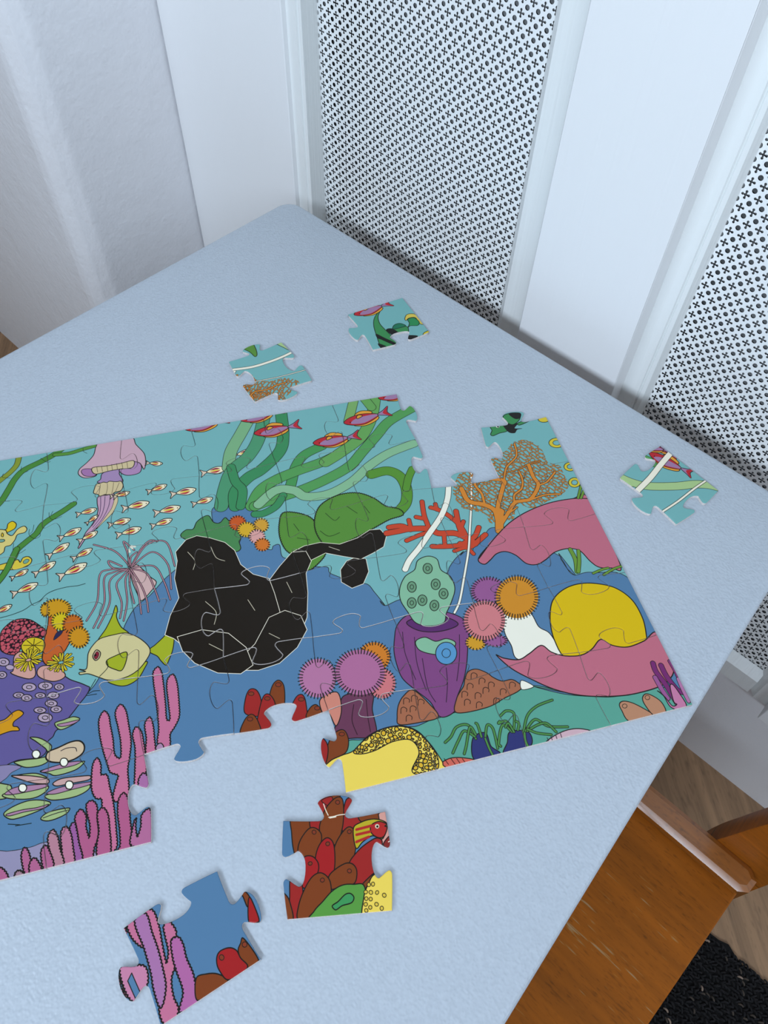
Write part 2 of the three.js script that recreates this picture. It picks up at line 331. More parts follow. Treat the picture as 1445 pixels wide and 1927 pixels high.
function tree(f, items) { for (const k of [0, 1]) for (const [w, a] of items) { curve(pairs(a), false); pen(k ? Math.max(w - 4, w * 0.5) : Math.max(w + 3, w * 0.5 + 8), k ? f : INK); } }
function B(f, a) {                                       // an outline of small scallops
  const p = pairs(a), q = []; p.push(p[0]);
  const curvePts = new THREE.CatmullRomCurve3(p.slice(0, -1).map(([x, y]) => new THREE.Vector3(x, y, 0)), true), L = curvePts.getLength(), n = Math.max(10, Math.round(L / 17));
  const s = curvePts.getSpacedPoints(n * 4);
  for (let i = 0; i < n * 4; i++) { const a0 = s[i], b0 = s[i + 1], dx = b0.x - a0.x, dy = b0.y - a0.y, l = Math.hypot(dx, dy) || 1, h = [0, 4, 5.5, 4][i % 4]; q.push([a0.x + dy / l * h, a0.y - dx / l * h]); }
  cx.beginPath(); q.forEach(([x, y], i) => (i ? cx.lineTo(x, y) : cx.moveTo(x, y))); cx.closePath(); cx.fillStyle = tone[f] ?? f; cx.fill(); ink(5);
}
function dots(f, r, a) { for (const [x, y] of pairs(a)) { cx.beginPath(); cx.arc(x, y, r, 0, 7); cx.fillStyle = f; cx.fill(); } }
function axes(a) { const [c, u, v] = pairs(a); return { c, u: [u[0] - c[0], u[1] - c[1]], v: [v[0] - c[0], v[1] - c[1]] }; }
function oval({ c, u, v }, k, n = 24) { const p = []; for (let i = 0; i < n; i++) { const t = i / n * 2 * Math.PI; p.push([c[0] + k * (u[0] * Math.cos(t) + v[0] * Math.sin(t)), c[1] + k * (u[1] * Math.cos(t) + v[1] * Math.sin(t))]); } return p; }
function ring(f, a, big) { const e = axes(a); curve(oval(e, 1), true); cx.fillStyle = f; cx.fill(); const r = Math.hypot(...e.u); ink(r < 26 ? 2.4 : 3.6); if (r < 26) return; curve(oval(e, big ? 0.5 : 0.4, 12), true); if (big) { cx.fillStyle = '#7bb8c6'; cx.fill(); } ink(2.8); }
function urchin(f, a) {
  const e = axes(a); curve(oval(e, 1), true); cx.fillStyle = tone[f] ?? f; cx.fill();
  const len = (Math.hypot(...e.u) + Math.hypot(...e.v)) / 2, n = Math.max(14, Math.round(len * 6.283 / 21));
  const o = oval(e, 1.07, n), i2 = oval(e, 0.83, n);
  for (let i = 0; i < n; i++) { cx.beginPath(); cx.moveTo(...o[i]); cx.lineTo(i2[i][0] + rnd() * 4 - 2, i2[i][1] + rnd() * 4 - 2); ink(4.6); }
}
function flower(f, a) { const [c, d] = pairs(a), r = Math.hypot(d[0] - c[0], d[1] - c[1]); for (let k = 0; k < 18; k++) { const t = k / 18 * 6.283 + (k % 2) * 0.1, l = r * (0.85 + 0.2 * rnd()); cx.lineCap = 'round'; cx.beginPath(); cx.moveTo(c[0] + r * 0.3 * Math.cos(t), c[1] + r * 0.2 * Math.sin(t)); cx.lineTo(c[0] + l * Math.cos(t), c[1] + l * 0.85 * Math.sin(t)); ink(17); ink(10, f); } }
function clipTo(p, fn) { cx.save(); curve(p, true); cx.clip(); fn(); cx.restore(); curve(p, true); ink(4); }
function bubbles(f, back, a, d0, d1) {                   // packed pebbly dots inside an outline
  const p = pairs(a), xs = p.map((q) => q[0]), ys = p.map((q) => q[1]), put = [];
  clipTo(p, () => {
    const yellow = d0 < 50;
    if (!yellow) { cx.fillStyle = back; cx.fillRect(Math.min(...xs), Math.min(...ys), 1000, 1000); }
    for (let k = 0; k < 5000 && put.length < 400; k++) {
      const r = (k < 700 ? d0 / 3 : d1 / 3) * (0.55 + 0.5 * rnd()), x = Math.min(...xs) + rnd() * (Math.max(...xs) - Math.min(...xs)), y = Math.min(...ys) + rnd() * (Math.max(...ys) - Math.min(...ys));
      if (put.some(([u, v, s]) => Math.hypot(u - x, v - y) < r + s + (yellow ? 5 : 2))) continue;
      put.push([x, y, r]); cx.beginPath(); cx.ellipse(x, y, r, r * 1.15, rnd() * 3, 0, 7); cx.fillStyle = f; cx.fill(); if (yellow) ink(4);
    }
  });
}
function net(a) {                                        // the lacy mesh of a sea fan
  const p = pairs(a), xs = p.map((q) => q[0]), ys = p.map((q) => q[1]), x0 = Math.min(...xs), x1 = Math.max(...xs), y0 = Math.min(...ys), y1 = Math.max(...ys), D = 34, seg = [];
  const pt = (i, j) => { const h = Math.sin(i * 127.1 + j * 311.7) * 43758.5453, g = Math.sin(i * 269.5 + j * 183.3) * 43758.5453; return [x0 + (i + 0.5 * (j & 1)) * D + (h - Math.floor(h) - 0.5) * 19, y0 + j * D * 0.8 + (g - Math.floor(g) - 0.5) * 16]; };
  for (let j = 0; j < (y1 - y0) / D / 0.8 + 1; j++) for (let i = 0; i < (x1 - x0) / D + 1; i++) { const a0 = pt(i, j); seg.push([a0, pt(i + (j & 1), j + 1)]); if ((i + j) % 3) seg.push([a0, pt(i + 1, j)]); if ((i * 2 + j) % 5 === 0) seg.push([a0, pt(i - 1 + (j & 1), j + 1)]); }
  cx.save(); curve(p, true); cx.clip();
  for (const [w, c] of [[6.6, '#33261b'], [3.2, '#e08e3c']]) { cx.beginPath(); for (const [s, e] of seg) { cx.moveTo(...s); cx.lineTo(...e); } ink(w, c); }
  cx.restore();
}
function along(a) { const [n, t] = pairs(a), dx = t[0] - n[0], dy = t[1] - n[1], l = Math.hypot(dx, dy); return { l, q: (u, v) => [n[0] + dx * u - dy * v, n[1] + dy * u + dx * v] }; }
function fish(a) {                                       // striped small fish from nose to tail tip
  const { q } = along(a), poly = (l, f, w) => { curve(l.map(([u, v]) => q(u, v)), true); cx.fillStyle = f; cx.fill(); ink(w); };
  poly([[0.72, 0], [0.86, -0.09], [1, -0.2], [0.94, 0], [1.0, 0.17], [0.86, 0.08]], '#e6cfc4', 3.6);
  poly([[0, 0.02], [0.14, -0.13], [0.36, -0.18], [0.6, -0.1], [0.76, 0], [0.6, 0.11], [0.36, 0.17], [0.14, 0.12]], '#f8ecd8', 4.2);
  poly([[0.24, -0.04], [0.4, -0.12], [0.62, -0.05], [0.42, -0.04]], '#b93038', 0); poly([[0.22, 0.0], [0.42, -0.03], [0.68, 0.01], [0.42, 0.03]], '#e8cf2a', 0); poly([[0.24, 0.05], [0.42, 0.04], [0.62, 0.06], [0.4, 0.12]], '#8a1f3a', 0);
  cx.beginPath(); cx.arc(...q(0.11, -0.01), 4, 0, 7); cx.fillStyle = INK; cx.fill();
}
function redFish(a) {
  const { q } = along(a), poly = (l, f, w = 4) => { curve(l.map(([u, v]) => q(u, v)), true); cx.fillStyle = f; cx.fill(); ink(w); };
  poly([[0.18, 0.14], [0.4, 0.21], [0.66, 0.15], [0.7, 0.06], [0.3, 0.1]], '#eda43e'); poly([[0.28, -0.12], [0.42, -0.2], [0.62, -0.13], [0.6, -0.06]], '#eda43e');
  poly([[0, 0], [0.14, 0.11], [0.38, 0.165], [0.62, 0.1], [0.74, 0.02], [0.62, -0.06], [0.36, -0.12], [0.12, -0.09]], '#c02a38');
  poly([[0.14, 0.07], [0.38, 0.13], [0.62, 0.07], [0.74, 0.01], [0.6, -0.03], [0.36, -0.04], [0.2, -0.01]], '#a67fb2', 0);
  poly([[0.74, 0.03], [0.88, 0.09], [1, 0.14], [0.94, 0.01], [1, -0.14], [0.86, -0.06], [0.74, -0.01]], '#a67fb2'); poly([[0.86, 0.04], [1, 0.14], [0.93, 0.0], [1, -0.13], [0.86, -0.03]], '#c02a38', 0);
  poly([[0.3, -0.02], [0.42, -0.06], [0.36, -0.11], [0.3, -0.08]], '#eda43e'); cx.beginPath(); cx.arc(...q(0.13, 0.02), 5, 0, 7); cx.fillStyle = INK; cx.fill();
}
function drawPrint() {
  cx.fillStyle = '#7bb8c6'; cx.fillRect(0, -20, 4990, 3050);
// water, the blue reef behind, the sea floor
P('BL',3,[1569,1698,1590,1619,1665,1498,1767,1427,1868,1326,1956,1261,2064,1177,2357,1217,2405,1138,2441,1101,2592,1251,2626,1229,2669,1232,2676,1338,2792,1381,2852,1454,2956,1486,2964,1536,3037,1599,3065,1663,3185,1677,3226,1757,3267,1864,3244,1826,3270,1869,3376,1848,3550,1853,3737,1728,3775,1682,3837,1625,3909,1581,3877,1608,3929,1583,3965,1604,4016,1515,4094,1482,4215,1452,4528,1745,4553,1807,4568,1890,4601,1941,4557,1757,4562,1828,4588,1939,4731,1955,4970,2116,4939,2993,4119,2977,3274,2990,2748,2994,2192,3049,1658,3029,873,3022,854,2478,1043,2209,1246,2125,1357,2020,1418,1946]);
P('BL',3,[2242,850,2260,806,2313,786,2366,823,2392,821,2438,856,2465,846,2500,866,2544,873,2552,947,2517,1011,2349,955,2300,943,2249,947]);
P('SF',3,[2766,2800,2826,2702,2904,2710,2969,2710,3169,2698,3249,2709,3337,2694,3391,2692,3512,2683,3704,2695,3826,2668,3951,2637,4048,2638,4197,2719,4030,2639,4193,2729,4368,2790,4523,2825,4786,2828,4934,2920,4937,3000,4105,3009,3271,3001]);
// jellyfish
P('#c9a0c6',4,[1462,514,1454,569,1458,634,1443,695,1411,758,1367,817,1336,886,1314,929,1323,935,1360,876,1415,821,1484,752,1541,694,1582,615,1597,554,1574,515,1518,510]);
P('#d9c6a6',2,[1598,546,1595,602,1554,689,1484,759,1440,803,1497,723,1549,648,1571,580,1579,533]);
S('#4b3560',3,[1480,518,1477,599,1462,683,1411,766]);
S('#4b3560',3,[1511,525,1501,613,1474,702,1416,782]);
S('#4b3560',3,[1548,526,1532,620,1485,720,1422,799,1360,876]);
P('#a98cc2',4,[1507,297,1486,352,1463,381,1547,409,1642,414,1621,332,1630,274]);
P('#d8c5a4',4,[1453,395,1439,434,1432,474,1462,493,1474,512,1512,505,1524,510,1562,512,1581,500,1625,494,1643,448,1630,407,1604,405,1579,399,1548,388,1529,396,1504,386,1478,393]);
S('#4b3a30',2,[1481,402,1477,443,1469,495]);
S('#4b3a30',2,[1532,405,1530,455,1518,506]);
S('#4b3a30',2,[1576,407,1570,456,1559,508]);
S('#4b3a30',2,[1617,417,1602,455,1584,501]);
P('#b48cc4',4,[1629,289,1749,238,1784,291,1767,356,1689,364,1640,335]);
P('#d2abc6',4,[1479,-4,1443,105,1390,172,1338,221,1330,271,1373,315,1449,316,1476,271,1554,254,1710,238,1773,262,1801,330,1818,264,1812,173,1759,71,1731,-10,1592,-23]);
P('#a877b6',3,[1350,250,1369,228,1426,242,1457,292,1437,313,1374,295]);
P('#d8c5a4',4,[1426,259,1439,228,1529,235,1632,234,1730,229,1719,293,1642,289,1552,289,1456,297]);
S('#4b3a30',2,[1462,229,1467,282]);
S('#4b3a30',2,[1497,229,1501,284]);
S('#4b3a30',2,[1536,229,1540,285]);
S('#4b3a30',2,[1570,228,1574,286]);
S('#4b3a30',2,[1607,228,1610,287]);
S('#4b3a30',2,[1645,227,1649,288]);
S('#4b3a30',2,[1682,227,1685,289]);
// reeds, sponges and vines on the left
R('#8a9a3a',42,[902,-1,888,74,846,134,798,178,750,221]);
R('#4c8a3e',47,[1213,-9,1148,38,1065,81,940,138,879,210,844,285,798,382,758,437]);
R('#5a9440',32,[1161,37,1264,47,1361,30,1453,15]);
R('#4c8a3e',44,[1291,539,1220,586,1141,631,1075,678,1034,746,970,799,912,852,891,906,869,956,853,988,815,1057,783,1099]);
S('#1d2418',2,[940,164,971,154]);
S('#1d2418',2,[918,142,923,100]);
S('#1d2418',2,[1059,48,1104,98,1129,96]);
S('#1d2418',2,[1120,579,1123,619,1147,648,1207,635]);
S('#1d2418',2,[1147,573,1132,605]);
S('#1d2418',2,[989,696,986,742,1022,785,1058,774,1061,744]);
S('#1d2418',2,[1018,665,1010,717,992,736]);
S('#1d2418',2,[885,794,884,875,922,888,965,865]);
S('#1d2418',2,[793,401,848,410]);
S('#1d2418',2,[796,139,791,172,848,194]);
S('#1d2418',2,[1368,18,1370,50,1396,78]);
P('#e3c520',4,[772,660,831,659,842,615,871,599,898,628,890,665,855,684,815,693,773,684]);
P('#dfcf86',4,[773,668,825,665,841,700,874,723,908,677,950,660,971,688,957,716,909,724,893,765,865,804,830,810,820,853,779,854]);
P('#74a8a2',3,[781,739,816,743,825,757,811,765,782,758]);
P('#d7b52a',3,[805,684,815,701,812,720,800,709]);
P('#e0c84a',4,[783,957,857,945,914,937,932,963,949,931,983,928,1007,959,996,993,956,1009,905,1015,836,1002,784,989]);
P('#74a8a2',2,[952,961,972,947,990,959,978,978,958,981]);
R('#4c8a3e',42,[906,847,874,928,847,1001,815,1057,788,1093]);
S('#14201e',3,[815,1371,886,1365,962,1347,1012,1318,1062,1300,1106,1259,1157,1241,1236,1235,1305,1241,1354,1236]);
// school of small fish
fish([1449,624,1304,642]);
fish([1456,682,1369,740]);
fish([1338,772,1182,823]);
fish([1448,825,1312,880]);
fish([1256,882,1106,958]);
fish([1408,963,1268,1018]);
fish([1671,522,1542,532]);
fish([1164,1015,1017,1084]);
fish([985,1037,870,1081]);
fish([1369,1079,1175,1143]);
fish([1049,1163,879,1208]);
fish([887,1292,764,1332]);
fish([1939,309,1818,272]);
fish([2396,460,2205,467]);
fish([1954,519,1805,551]);
fish([2157,609,1967,614]);
fish([2266,718,2111,739]);
fish([2031,744,1838,755]);
fish([1817,653,1620,663]);
fish([1964,840,1810,866]);
fish([1678,772,1519,786]);
fish([1746,867,1569,886]);
fish([1687,524,1566,545]);
fish([2645,340,2448,349]);
// sea anemone with long arms
P('#d9b4bd',4,[1648,1195,1691,1162,1735,1216,1777,1283,1814,1341,1756,1418,1707,1454,1683,1387,1660,1297]);
R('#c992ac',10,[1649,1173,1612,1099,1545,1009,1418,931]);
R('#c992ac',10,[1650,1166,1639,1046,1620,952,1687,1043]);
R('#c992ac',10,[1655,1168,1660,1096,1703,1062]);
R('#c992ac',10,[1655,1175,1735,1039,1799,987,1846,1006]);
R('#c992ac',10,[1655,1182,1803,1086,1901,1212,1907,1413]);
R('#c992ac',10,[1661,1176,1772,1018,1905,1027,1946,1237]);
R('#c992ac',10,[1660,1183,1807,1204,1866,1347,1894,1492]);
R('#c992ac',10,[1654,1189,1756,1249,1803,1402,1820,1488]);
R('#c992ac',10,[1654,1189,1715,1339,1742,1456,1746,1551]);
R('#c992ac',10,[1648,1195,1690,1374,1701,1554]);
R('#c992ac',10,[1643,1186,1539,1154,1512,1090,1597,1154]);
R('#c992ac',10,[1637,1185,1515,1163,1450,1190,1426,1393,1355,1523]);
R('#c992ac',10,[1637,1185,1537,1190,1478,1225,1470,1418,1397,1586]);
R('#c992ac',10,[1640,1193,1571,1205,1511,1262,1504,1426,1425,1592]);
R('#c992ac',10,[1642,1193,1593,1239,1555,1300,1582,1445,1565,1554]);
R('#c992ac',10,[1648,1198,1615,1272,1617,1439,1587,1579]);
R('#c992ac',10,[1648,1198,1641,1321,1661,1464]);
// yellow and green reef fish
P('#a9b428',4,[1421,1692,1474,1609,1516,1527,1542,1453,1552,1489,1544,1540,1568,1618,1614,1682,1526,1679]);
P('#a9b428',4,[1726,1831,1773,1798,1844,1739,1873,1668,1894,1751,1879,1850,1851,1918,1826,1955,1797,1917,1778,1881]);
P('#a9b428',4,[1470,1971,1521,2019,1584,2034,1649,2008,1691,1952,1710,1902,1589,1940]);
P('#d9cda0',4,[1303,1858,1346,1862,1359,1761,1393,1706,1438,1673,1516,1666,1604,1674,1688,1740,1738,1828,1699,1905,1631,1962,1544,1983,1470,1971,1418,1940,1355,1901,1308,1895,1303,1879,1340,1881]);
P('#a9b428',4,[1470,1837,1520,1818,1591,1807,1588,1866,1557,1926,1515,1909,1474,1875]);
S('#1d2418',3,[1470,1837,1473,1887,1423,1935]);
P('#c9b8a0',4,[1386,1786,1408,1748,1433,1772,1425,1808,1401,1820]);
P('#8c1f38',2,[1394,1788,1411,1761,1424,1776,1417,1802,1403,1811]);
dots('#111111',7,[1403,1784]);
// violet rock with corals
P('VI',4,[791,1596,845,1628,985,1693,1092,1756,1208,1875,1249,1915,1301,1948,1345,1980,1361,1998,1341,2040,1298,2088,1248,2146,1194,2203,1159,2227,1144,2256,1114,2282,1104,2343,1060,2364,947,2352,879,2367,822,2378]);
P('#8f86b8',2,[821,2368,899,2366,967,2396,914,2417,882,2445,825,2461]);
P('#c8622e',4,[1123,1419,1112,1502,1091,1606,1081,1716,1081,1735,1108,1778,1166,1749,1215,1711,1253,1652,1325,1599,1310,1530,1244,1514,1200,1555,1172,1555,1167,1482]);
P('#2c2a58',2,[1150,1614,1167,1567,1205,1557,1194,1586]);
P('#ba5660',4,[820,1515,829,1472,855,1440,898,1411,953,1411,1008,1434,1058,1482,1101,1532,1096,1569,1048,1595,962,1613,936,1650,910,1662,856,1637,828,1599]);
bubbles('#c8566a','#2a1420',[820,1515,829,1472,855,1440,898,1411,953,1411,1008,1434,1058,1482,1101,1532,1096,1569,1048,1595,962,1613,936,1650,910,1662,856,1637,828,1599],52,26);
urchin('#d29a1e',[1168,1383,1260,1405,1167,1453]);
urchin('#d29a1e',[1095,1379,1123,1386,1096,1429]);
urchin('#d8c11e',[1195,1489,1253,1503,1194,1554]);
urchin('#c76a20',[1269,1527,1332,1542,1268,1598]);
urchin('#d2931e',[1305,1632,1368,1647,1304,1708]);
P('#d6a2a0',4,[910,1675,952,1648,1001,1697,1033,1766,1039,1834,1003,1849,934,1814,892,1780,907,1766]);
P('#d6a2a0',4,[1055,1796,1092,1780,1171,1812,1218,1872,1197,1899,1144,1901,1082,1868,1052,1834]);
P('#d8c02a',4,[951,1610,983,1567,1037,1567,1085,1598,1096,1645,1075,1684,1027,1685,974,1665]);
S('#2a2008',3,[1032,1623,1088,1640]);
S('#2a2008',3,[1030,1623,1070,1672]);
S('#2a2008',3,[1026,1622,1025,1675]);
S('#2a2008',3,[1022,1621,981,1648]);
S('#2a2008',3,[1021,1621,965,1607]);
S('#2a2008',3,[1023,1621,985,1577]);
S('#2a2008',3,[1027,1622,1031,1576]);
S('#2a2008',3,[1031,1623,1074,1605]);
flower('#dcc42c',[998,1718,1078,1737]);
flower('#dcc42c',[1193,1783,1270,1802]);
ring('#b9a3c6',[1004,1905,1045,1915,1004,1932]);
ring('#b9a3c6',[1100,1920,1142,1930,1100,1946]);
ring('#b9a3c6',[1181,1947,1209,1954,1181,1968]);
ring('#b9a3c6',[943,1943,974,1950,943,1961]);
ring('#b9a3c6',[991,1973,1022,1981,991,1995]);
ring('#b9a3c6',[1070,1976,1100,1983,1070,1994]);
ring('#b9a3c6',[1147,1995,1180,2003,1147,2017]);
ring('#b9a3c6',[1134,2044,1169,2053,1134,2067]);
ring('#b9a3c6',[1069,2072,1104,2081,1069,2091]);
ring('#b9a3c6',[1163,2089,1195,2096,1163,2110]);
ring('#b9a3c6',[1099,2127,1140,2137,1099,2156]);
ring('#b9a3c6',[847,1696,882,1705,848,1724]);
ring('#b9a3c6',[887,1742,912,1749,887,1760]);
ring('#b9a3c6',[842,1783,869,1789,843,1807]);
P('#d99a1c',4,[811,2098,870,2079,910,2049,945,2041,973,2065,961,2084,921,2108,917,2135,942,2147,950,2171,903,2164,843,2172,814,2181]);
// sand, clams with pearls, weed
P('#9a94c0',2,[844,2843,907,2847,958,2853,1033,2855,1096,2848,1189,2865,1304,2923,1361,2960,1372,2992,850,2990]);
P('#a8bf8c',4,[825,2461,883,2475,917,2499,904,2553,828,2542]);
P('#a8bf8c',4,[1014,2230,1054,2240,1094,2266,1134,2308,1129,2339,1114,2341,1099,2316,1044,2259]);
P('#a8bf8c',4,[930,2358,996,2359,1055,2368,1109,2371,1116,2399,1070,2414,997,2406,952,2380]);
P('#a8bf8c',4,[1075,2446,1192,2444,1306,2446,1315,2459,1265,2488,1163,2494,1124,2474]);
P('#a8bf8c',4,[1154,2176,1205,2167,1256,2160,1294,2177,1291,2193,1245,2215,1184,2223]);
P('#a8bf8c',4,[870,2532,951,2527,1105,2540,1109,2567,1062,2590,1000,2589,904,2561]);
P('#a8bf8c',4,[1100,2594,1191,2592,1332,2587,1336,2618,1263,2640,1143,2630]);
P('#a8bf8c',4,[920,2439,997,2443,1060,2458,1114,2497,1061,2479,973,2455]);
P('#b285b0',3,[1080,2447,1143,2437,1232,2433,1301,2445,1261,2459,1168,2459,1095,2459]);
P('#b285b0',3,[1169,2188,1225,2188,1296,2189,1255,2207,1194,2206]);
P('#b285b0',3,[884,2526,950,2507,1104,2530,1095,2548,999,2549,904,2541]);
P('#b285b0',3,[1109,2582,1191,2567,1342,2576,1337,2593,1239,2596,1153,2598]);
P('#d0a8b0',4,[915,2435,973,2447,1046,2470,1114,2502,1114,2528,1046,2511,974,2473]);
P('#d0a8b0',4,[1143,2535,1192,2519,1289,2530,1348,2542,1337,2563,1240,2559,1167,2556]);
P('#d8c0ac',6,[1104,2370,1119,2342,1173,2331,1243,2314,1294,2320,1320,2354,1312,2395,1267,2421,1202,2426,1143,2411,1114,2393]);
S('#241a28',3,[1188,2354,1223,2346,1268,2355,1277,2378]);
P('#fdfdfb',4,[1027,2335,1037,2316,1062,2322,1072,2346,1060,2365,1038,2360]);
P('#fdfdfb',4,[1183,2421,1193,2402,1217,2408,1227,2432,1214,2451,1192,2445]);
P('#fdfdfb',4,[956,2515,965,2497,990,2503,1000,2526,988,2544,966,2538]);
P('#fdfdfb',4,[1211,2561,1221,2543,1245,2549,1254,2571,1242,2590,1220,2584]);
P('#a8bf8c',4,[883,2635,935,2611,1018,2601,1095,2620,1131,2644,1095,2663,1013,2679,931,2683,890,2660]);
P('#b285b0',3,[895,2647,977,2643,1054,2650,1119,2647,1084,2663,989,2658,913,2660]);
P('#a8bf8c',4,[1078,2716,1113,2692,1178,2690,1232,2697,1214,2723,1155,2738,1107,2736]);
S('#241a28',3,[1090,2716,1155,2708,1226,2705]);
S('#14201e',3,[905,2703,967,2722]);
S('#14201e',3,[944,2722,1028,2729]);
S('#14201e',3,[1399,1948,1352,2028,1383,2024,1420,2030]);
S('#14201e',3,[1344,2044,1401,2048]);
// pink column corals
B('PK',[1424,2390,1410,2278,1413,2212,1440,2171,1462,2201,1470,2265,1481,2350,1491,2460,1520,2483,1530,2389,1520,2294,1509,2190,1537,2152,1561,2186,1576,2291,1583,2402,1571,2480,1556,2555,1556,2655,1547,2730,1475,2712,1494,2616,1506,2578,1463,2547,1450,2502]);
B('PK',[1590,2660,1601,2566,1609,2436,1601,2352,1621,2316,1645,2347,1655,2420,1660,2496,1659,2585,1629,2660,1611,2795,1563,2783]);
B('PK',[1671,2494,1677,2398,1676,2304,1702,2274,1716,2325,1718,2408,1716,2494,1700,2511]);
B('PK',[1740,2446,1752,2362,1753,2250,1749,2134,1745,2044,1750,1980,1776,1958,1792,1996,1798,2087,1799,2204,1802,2319,1818,2322,1822,2210,1822,2093,1834,2048,1860,2030,1877,2077,1879,2224,1871,2313,1840,2367,1811,2404,1802,2473,1773,2487]);
P('#b58cba',4,[1723,2474,1735,2451,1756,2448,1769,2470,1763,2484,1742,2490]);
B('#b070b0',[1614,2669,1619,2627,1643,2602,1666,2628,1667,2682,1655,2717,1621,2709]);
B('PK',[1360,2636,1359,2547,1371,2472,1390,2450,1407,2494,1408,2553,1436,2559,1451,2633,1466,2718,1476,2884,1472,2971,1442,2986,1423,2871,1409,2777,1406,2685,1382,2679]);
B('#b85f93',[1495,2971,1499,2890,1493,2780,1505,2709,1528,2687,1550,2733,1553,2843,1556,2933,1538,2996,1476,2995]);
B('#ba6ea4',[1554,2974,1564,2906,1586,2840,1580,2886,1588,2944,1612,2894,1622,2831,1660,2809,1670,2860,1660,3000]);
B('#b85f93',[1297,2990,1281,2906,1271,2821,1264,2753,1291,2721,1317,2761,1316,2820,1334,2887,1342,2821,1327,2739,1328,2696,1352,2687,1375,2714,1378,2800,1381,2884,1356,2942,1343,2990]);
B('#b85f93',[1378,2993,1374,2940,1388,2862,1386,2760,1410,2741,1433,2777,1441,2875,1444,2935,1436,2990]);
B('#a060a8',[1257,2991,1236,2854,1236,2801,1254,2781,1265,2820,1276,2893,1291,2989]);
B('#c27aa2',[1205,2992,1191,2901,1189,2813,1207,2793,1230,2823,1246,2920,1248,2992]);
B('#bd84a0',[1148,2992,1125,2884,1119,2825,1140,2794,1163,2830,1177,2903,1194,2987]);
B('#b8669a',[1102,2989,1085,2931,1085,2886,1102,2867,1119,2894,1142,2988]);
B('#b8669a',[1006,2990,985,2923,982,2877,995,2852,1016,2886,1026,2990]);
B('#b8669a',[1029,2988,1025,2939,1045,2919,1065,2943,1080,2989]);
B('#b8669a',[861,2987,858,2920,887,2938,911,2989]);
B('#a8829a',[950,2987,955,2966,972,2965,992,2990]);
// eel grass and red fish at the top
R('#7fb58e',96,[2642,-6,2551,144,2454,305,2414,456]);
R('#4f9a78',101,[2763,-17,2676,229,2571,386,2435,495,2363,649,2317,804]);
R('#3d8f62',94,[2892,13,2868,236,2814,389,2656,530,2541,589,2434,699,2416,827]);
R('#3d8f62',69,[2433,460,2447,601,2486,695,2453,836]);
R('#4a9a5c',78,[3139,410,2991,466,2903,570,2832,743,2768,811]);
R('#57a05e',87,[3386,431,3257,510,3108,565,2910,607,2742,654,2612,725,2528,853]);
R('#6aa860',94,[3659,10,3580,210,3451,390,3257,510,3134,571]);
R('#7fb070',77,[3487,-9,3395,206]);
R('#57a05e',85,[3924,182,3708,279,3576,400,3432,533,3308,647,3128,727,2902,793,2659,835,2553,859]);
R('#6aa860',77,[3575,-9,3608,99]);
R('#8cc0a0',75,[3837,545,3625,596,3452,681,3288,799,3098,872,2929,858,2852,781,2725,751,2580,849]);
R('#3d8f62',58,[2768,811,2701,894,2605,936,2542,929]);
redFish([2651,167,3020,148]);
redFish([3079,368,3451,362]);
redFish([3356,217,3743,170]);
redFish([3687,17,4022,-9]);
redFish([2571,6,2916,-41]);
redFish([2138,1,2479,-35]);
// mossy reef and small urchins
P('#4c8a58',4,[2009,991,2050,954,2099,958,2130,903,2183,868,2221,869,2245,930,2287,948,2329,911,2351,940,2401,1030,2415,1110,2399,1137,2402,1198,2363,1216,2283,1170,2166,1127,2042,1037]);
urchin('#cf5a24',[2411,978,2469,991,2402,1041]);
urchin('#d9a23a',[2570,1036,2621,1048,2560,1096]);
urchin('#dfb02e',[2464,1048,2524,1062,2454,1111]);
urchin('#e3a6ac',[2527,1125,2581,1138,2518,1184]);
urchin('#d9772a',[2553,1201,2603,1213,2544,1253]);
// rounded green sponge mound and black lava rock: plain stand-ins
R('#5b9638',82,[3548,1151,3627,1080,3665,955,3647,831,3569,761,3444,767]);
R('#5b9638',58,[3665,955,3707,863,3758,788]);
B('GR',[2700,1054,2740,968,2839,991,2929,1061,2963,1210,2969,1364,2919,1426,2823,1476,2792,1381,2710,1287,2685,1175]);
B('GR',[2947,1097,3012,968,3157,903,3301,914,3404,986,3474,1077,3566,1131,3581,1175,3470,1197,3326,1249,3159,1303,3002,1326,2948,1222]);
S('#22361a',3,[2798,1077,2823,1146]);
S('#22361a',3,[3037,1038,3086,1114,3129,1092]);
S('#22361a',3,[3199,1012,3260,1091]);
S('#22361a',3,[2969,1180,3020,1239,3100,1227]);
S('#22361a',3,[3324,1041,3347,1111]);
S('#22361a',3,[2800,1202,2882,1237]);
S('#22361a',3,[3512,1086,3556,1120]);
G('#1c140a',0,[3097,1468,3176,1450,3231,1485,3225,1587,3167,1673,3084,1688,3025,1625,3040,1528]);
edge('#fdf6f2',3);
G('#1c140a',0,[2743,1310,2836,1279,2950,1276,3079,1322,3211,1300,3312,1254,3387,1264,3415,1333,3375,1415,3290,1448,3195,1477,3087,1429,2968,1371,2848,1409,2758,1431]);
edge('#fdf6f2',3);
G('#1c140a',0,[2552,1497,2640,1403,2743,1310,2839,1325,2860,1412,2806,1501,2789,1652,2748,1833,2687,1937,2581,1885,2528,1713]);
edge('#fdf6f2',3);
G('#1c140a',0,[1837,1744,1882,1611,1950,1492,1935,1335,1966,1198,1961,1123,2042,1037,2117,1021,2205,1060,2302,1122,2359,1203,2384,1327,2455,1424,2554,1483,2571,1600,2582,1740,2585,1860,2478,1951,2312,1999,2125,1978,1979,1893,1889,1782]);
edge('#fdf6f2',3);
G('#1c140a',0,[2388,1942,2506,1775,2616,1748,2711,1811,2731,1921,2647,2030,2519,2111,2382,2127,2254,2096,2287,2018]);
edge('#fdf6f2',3);
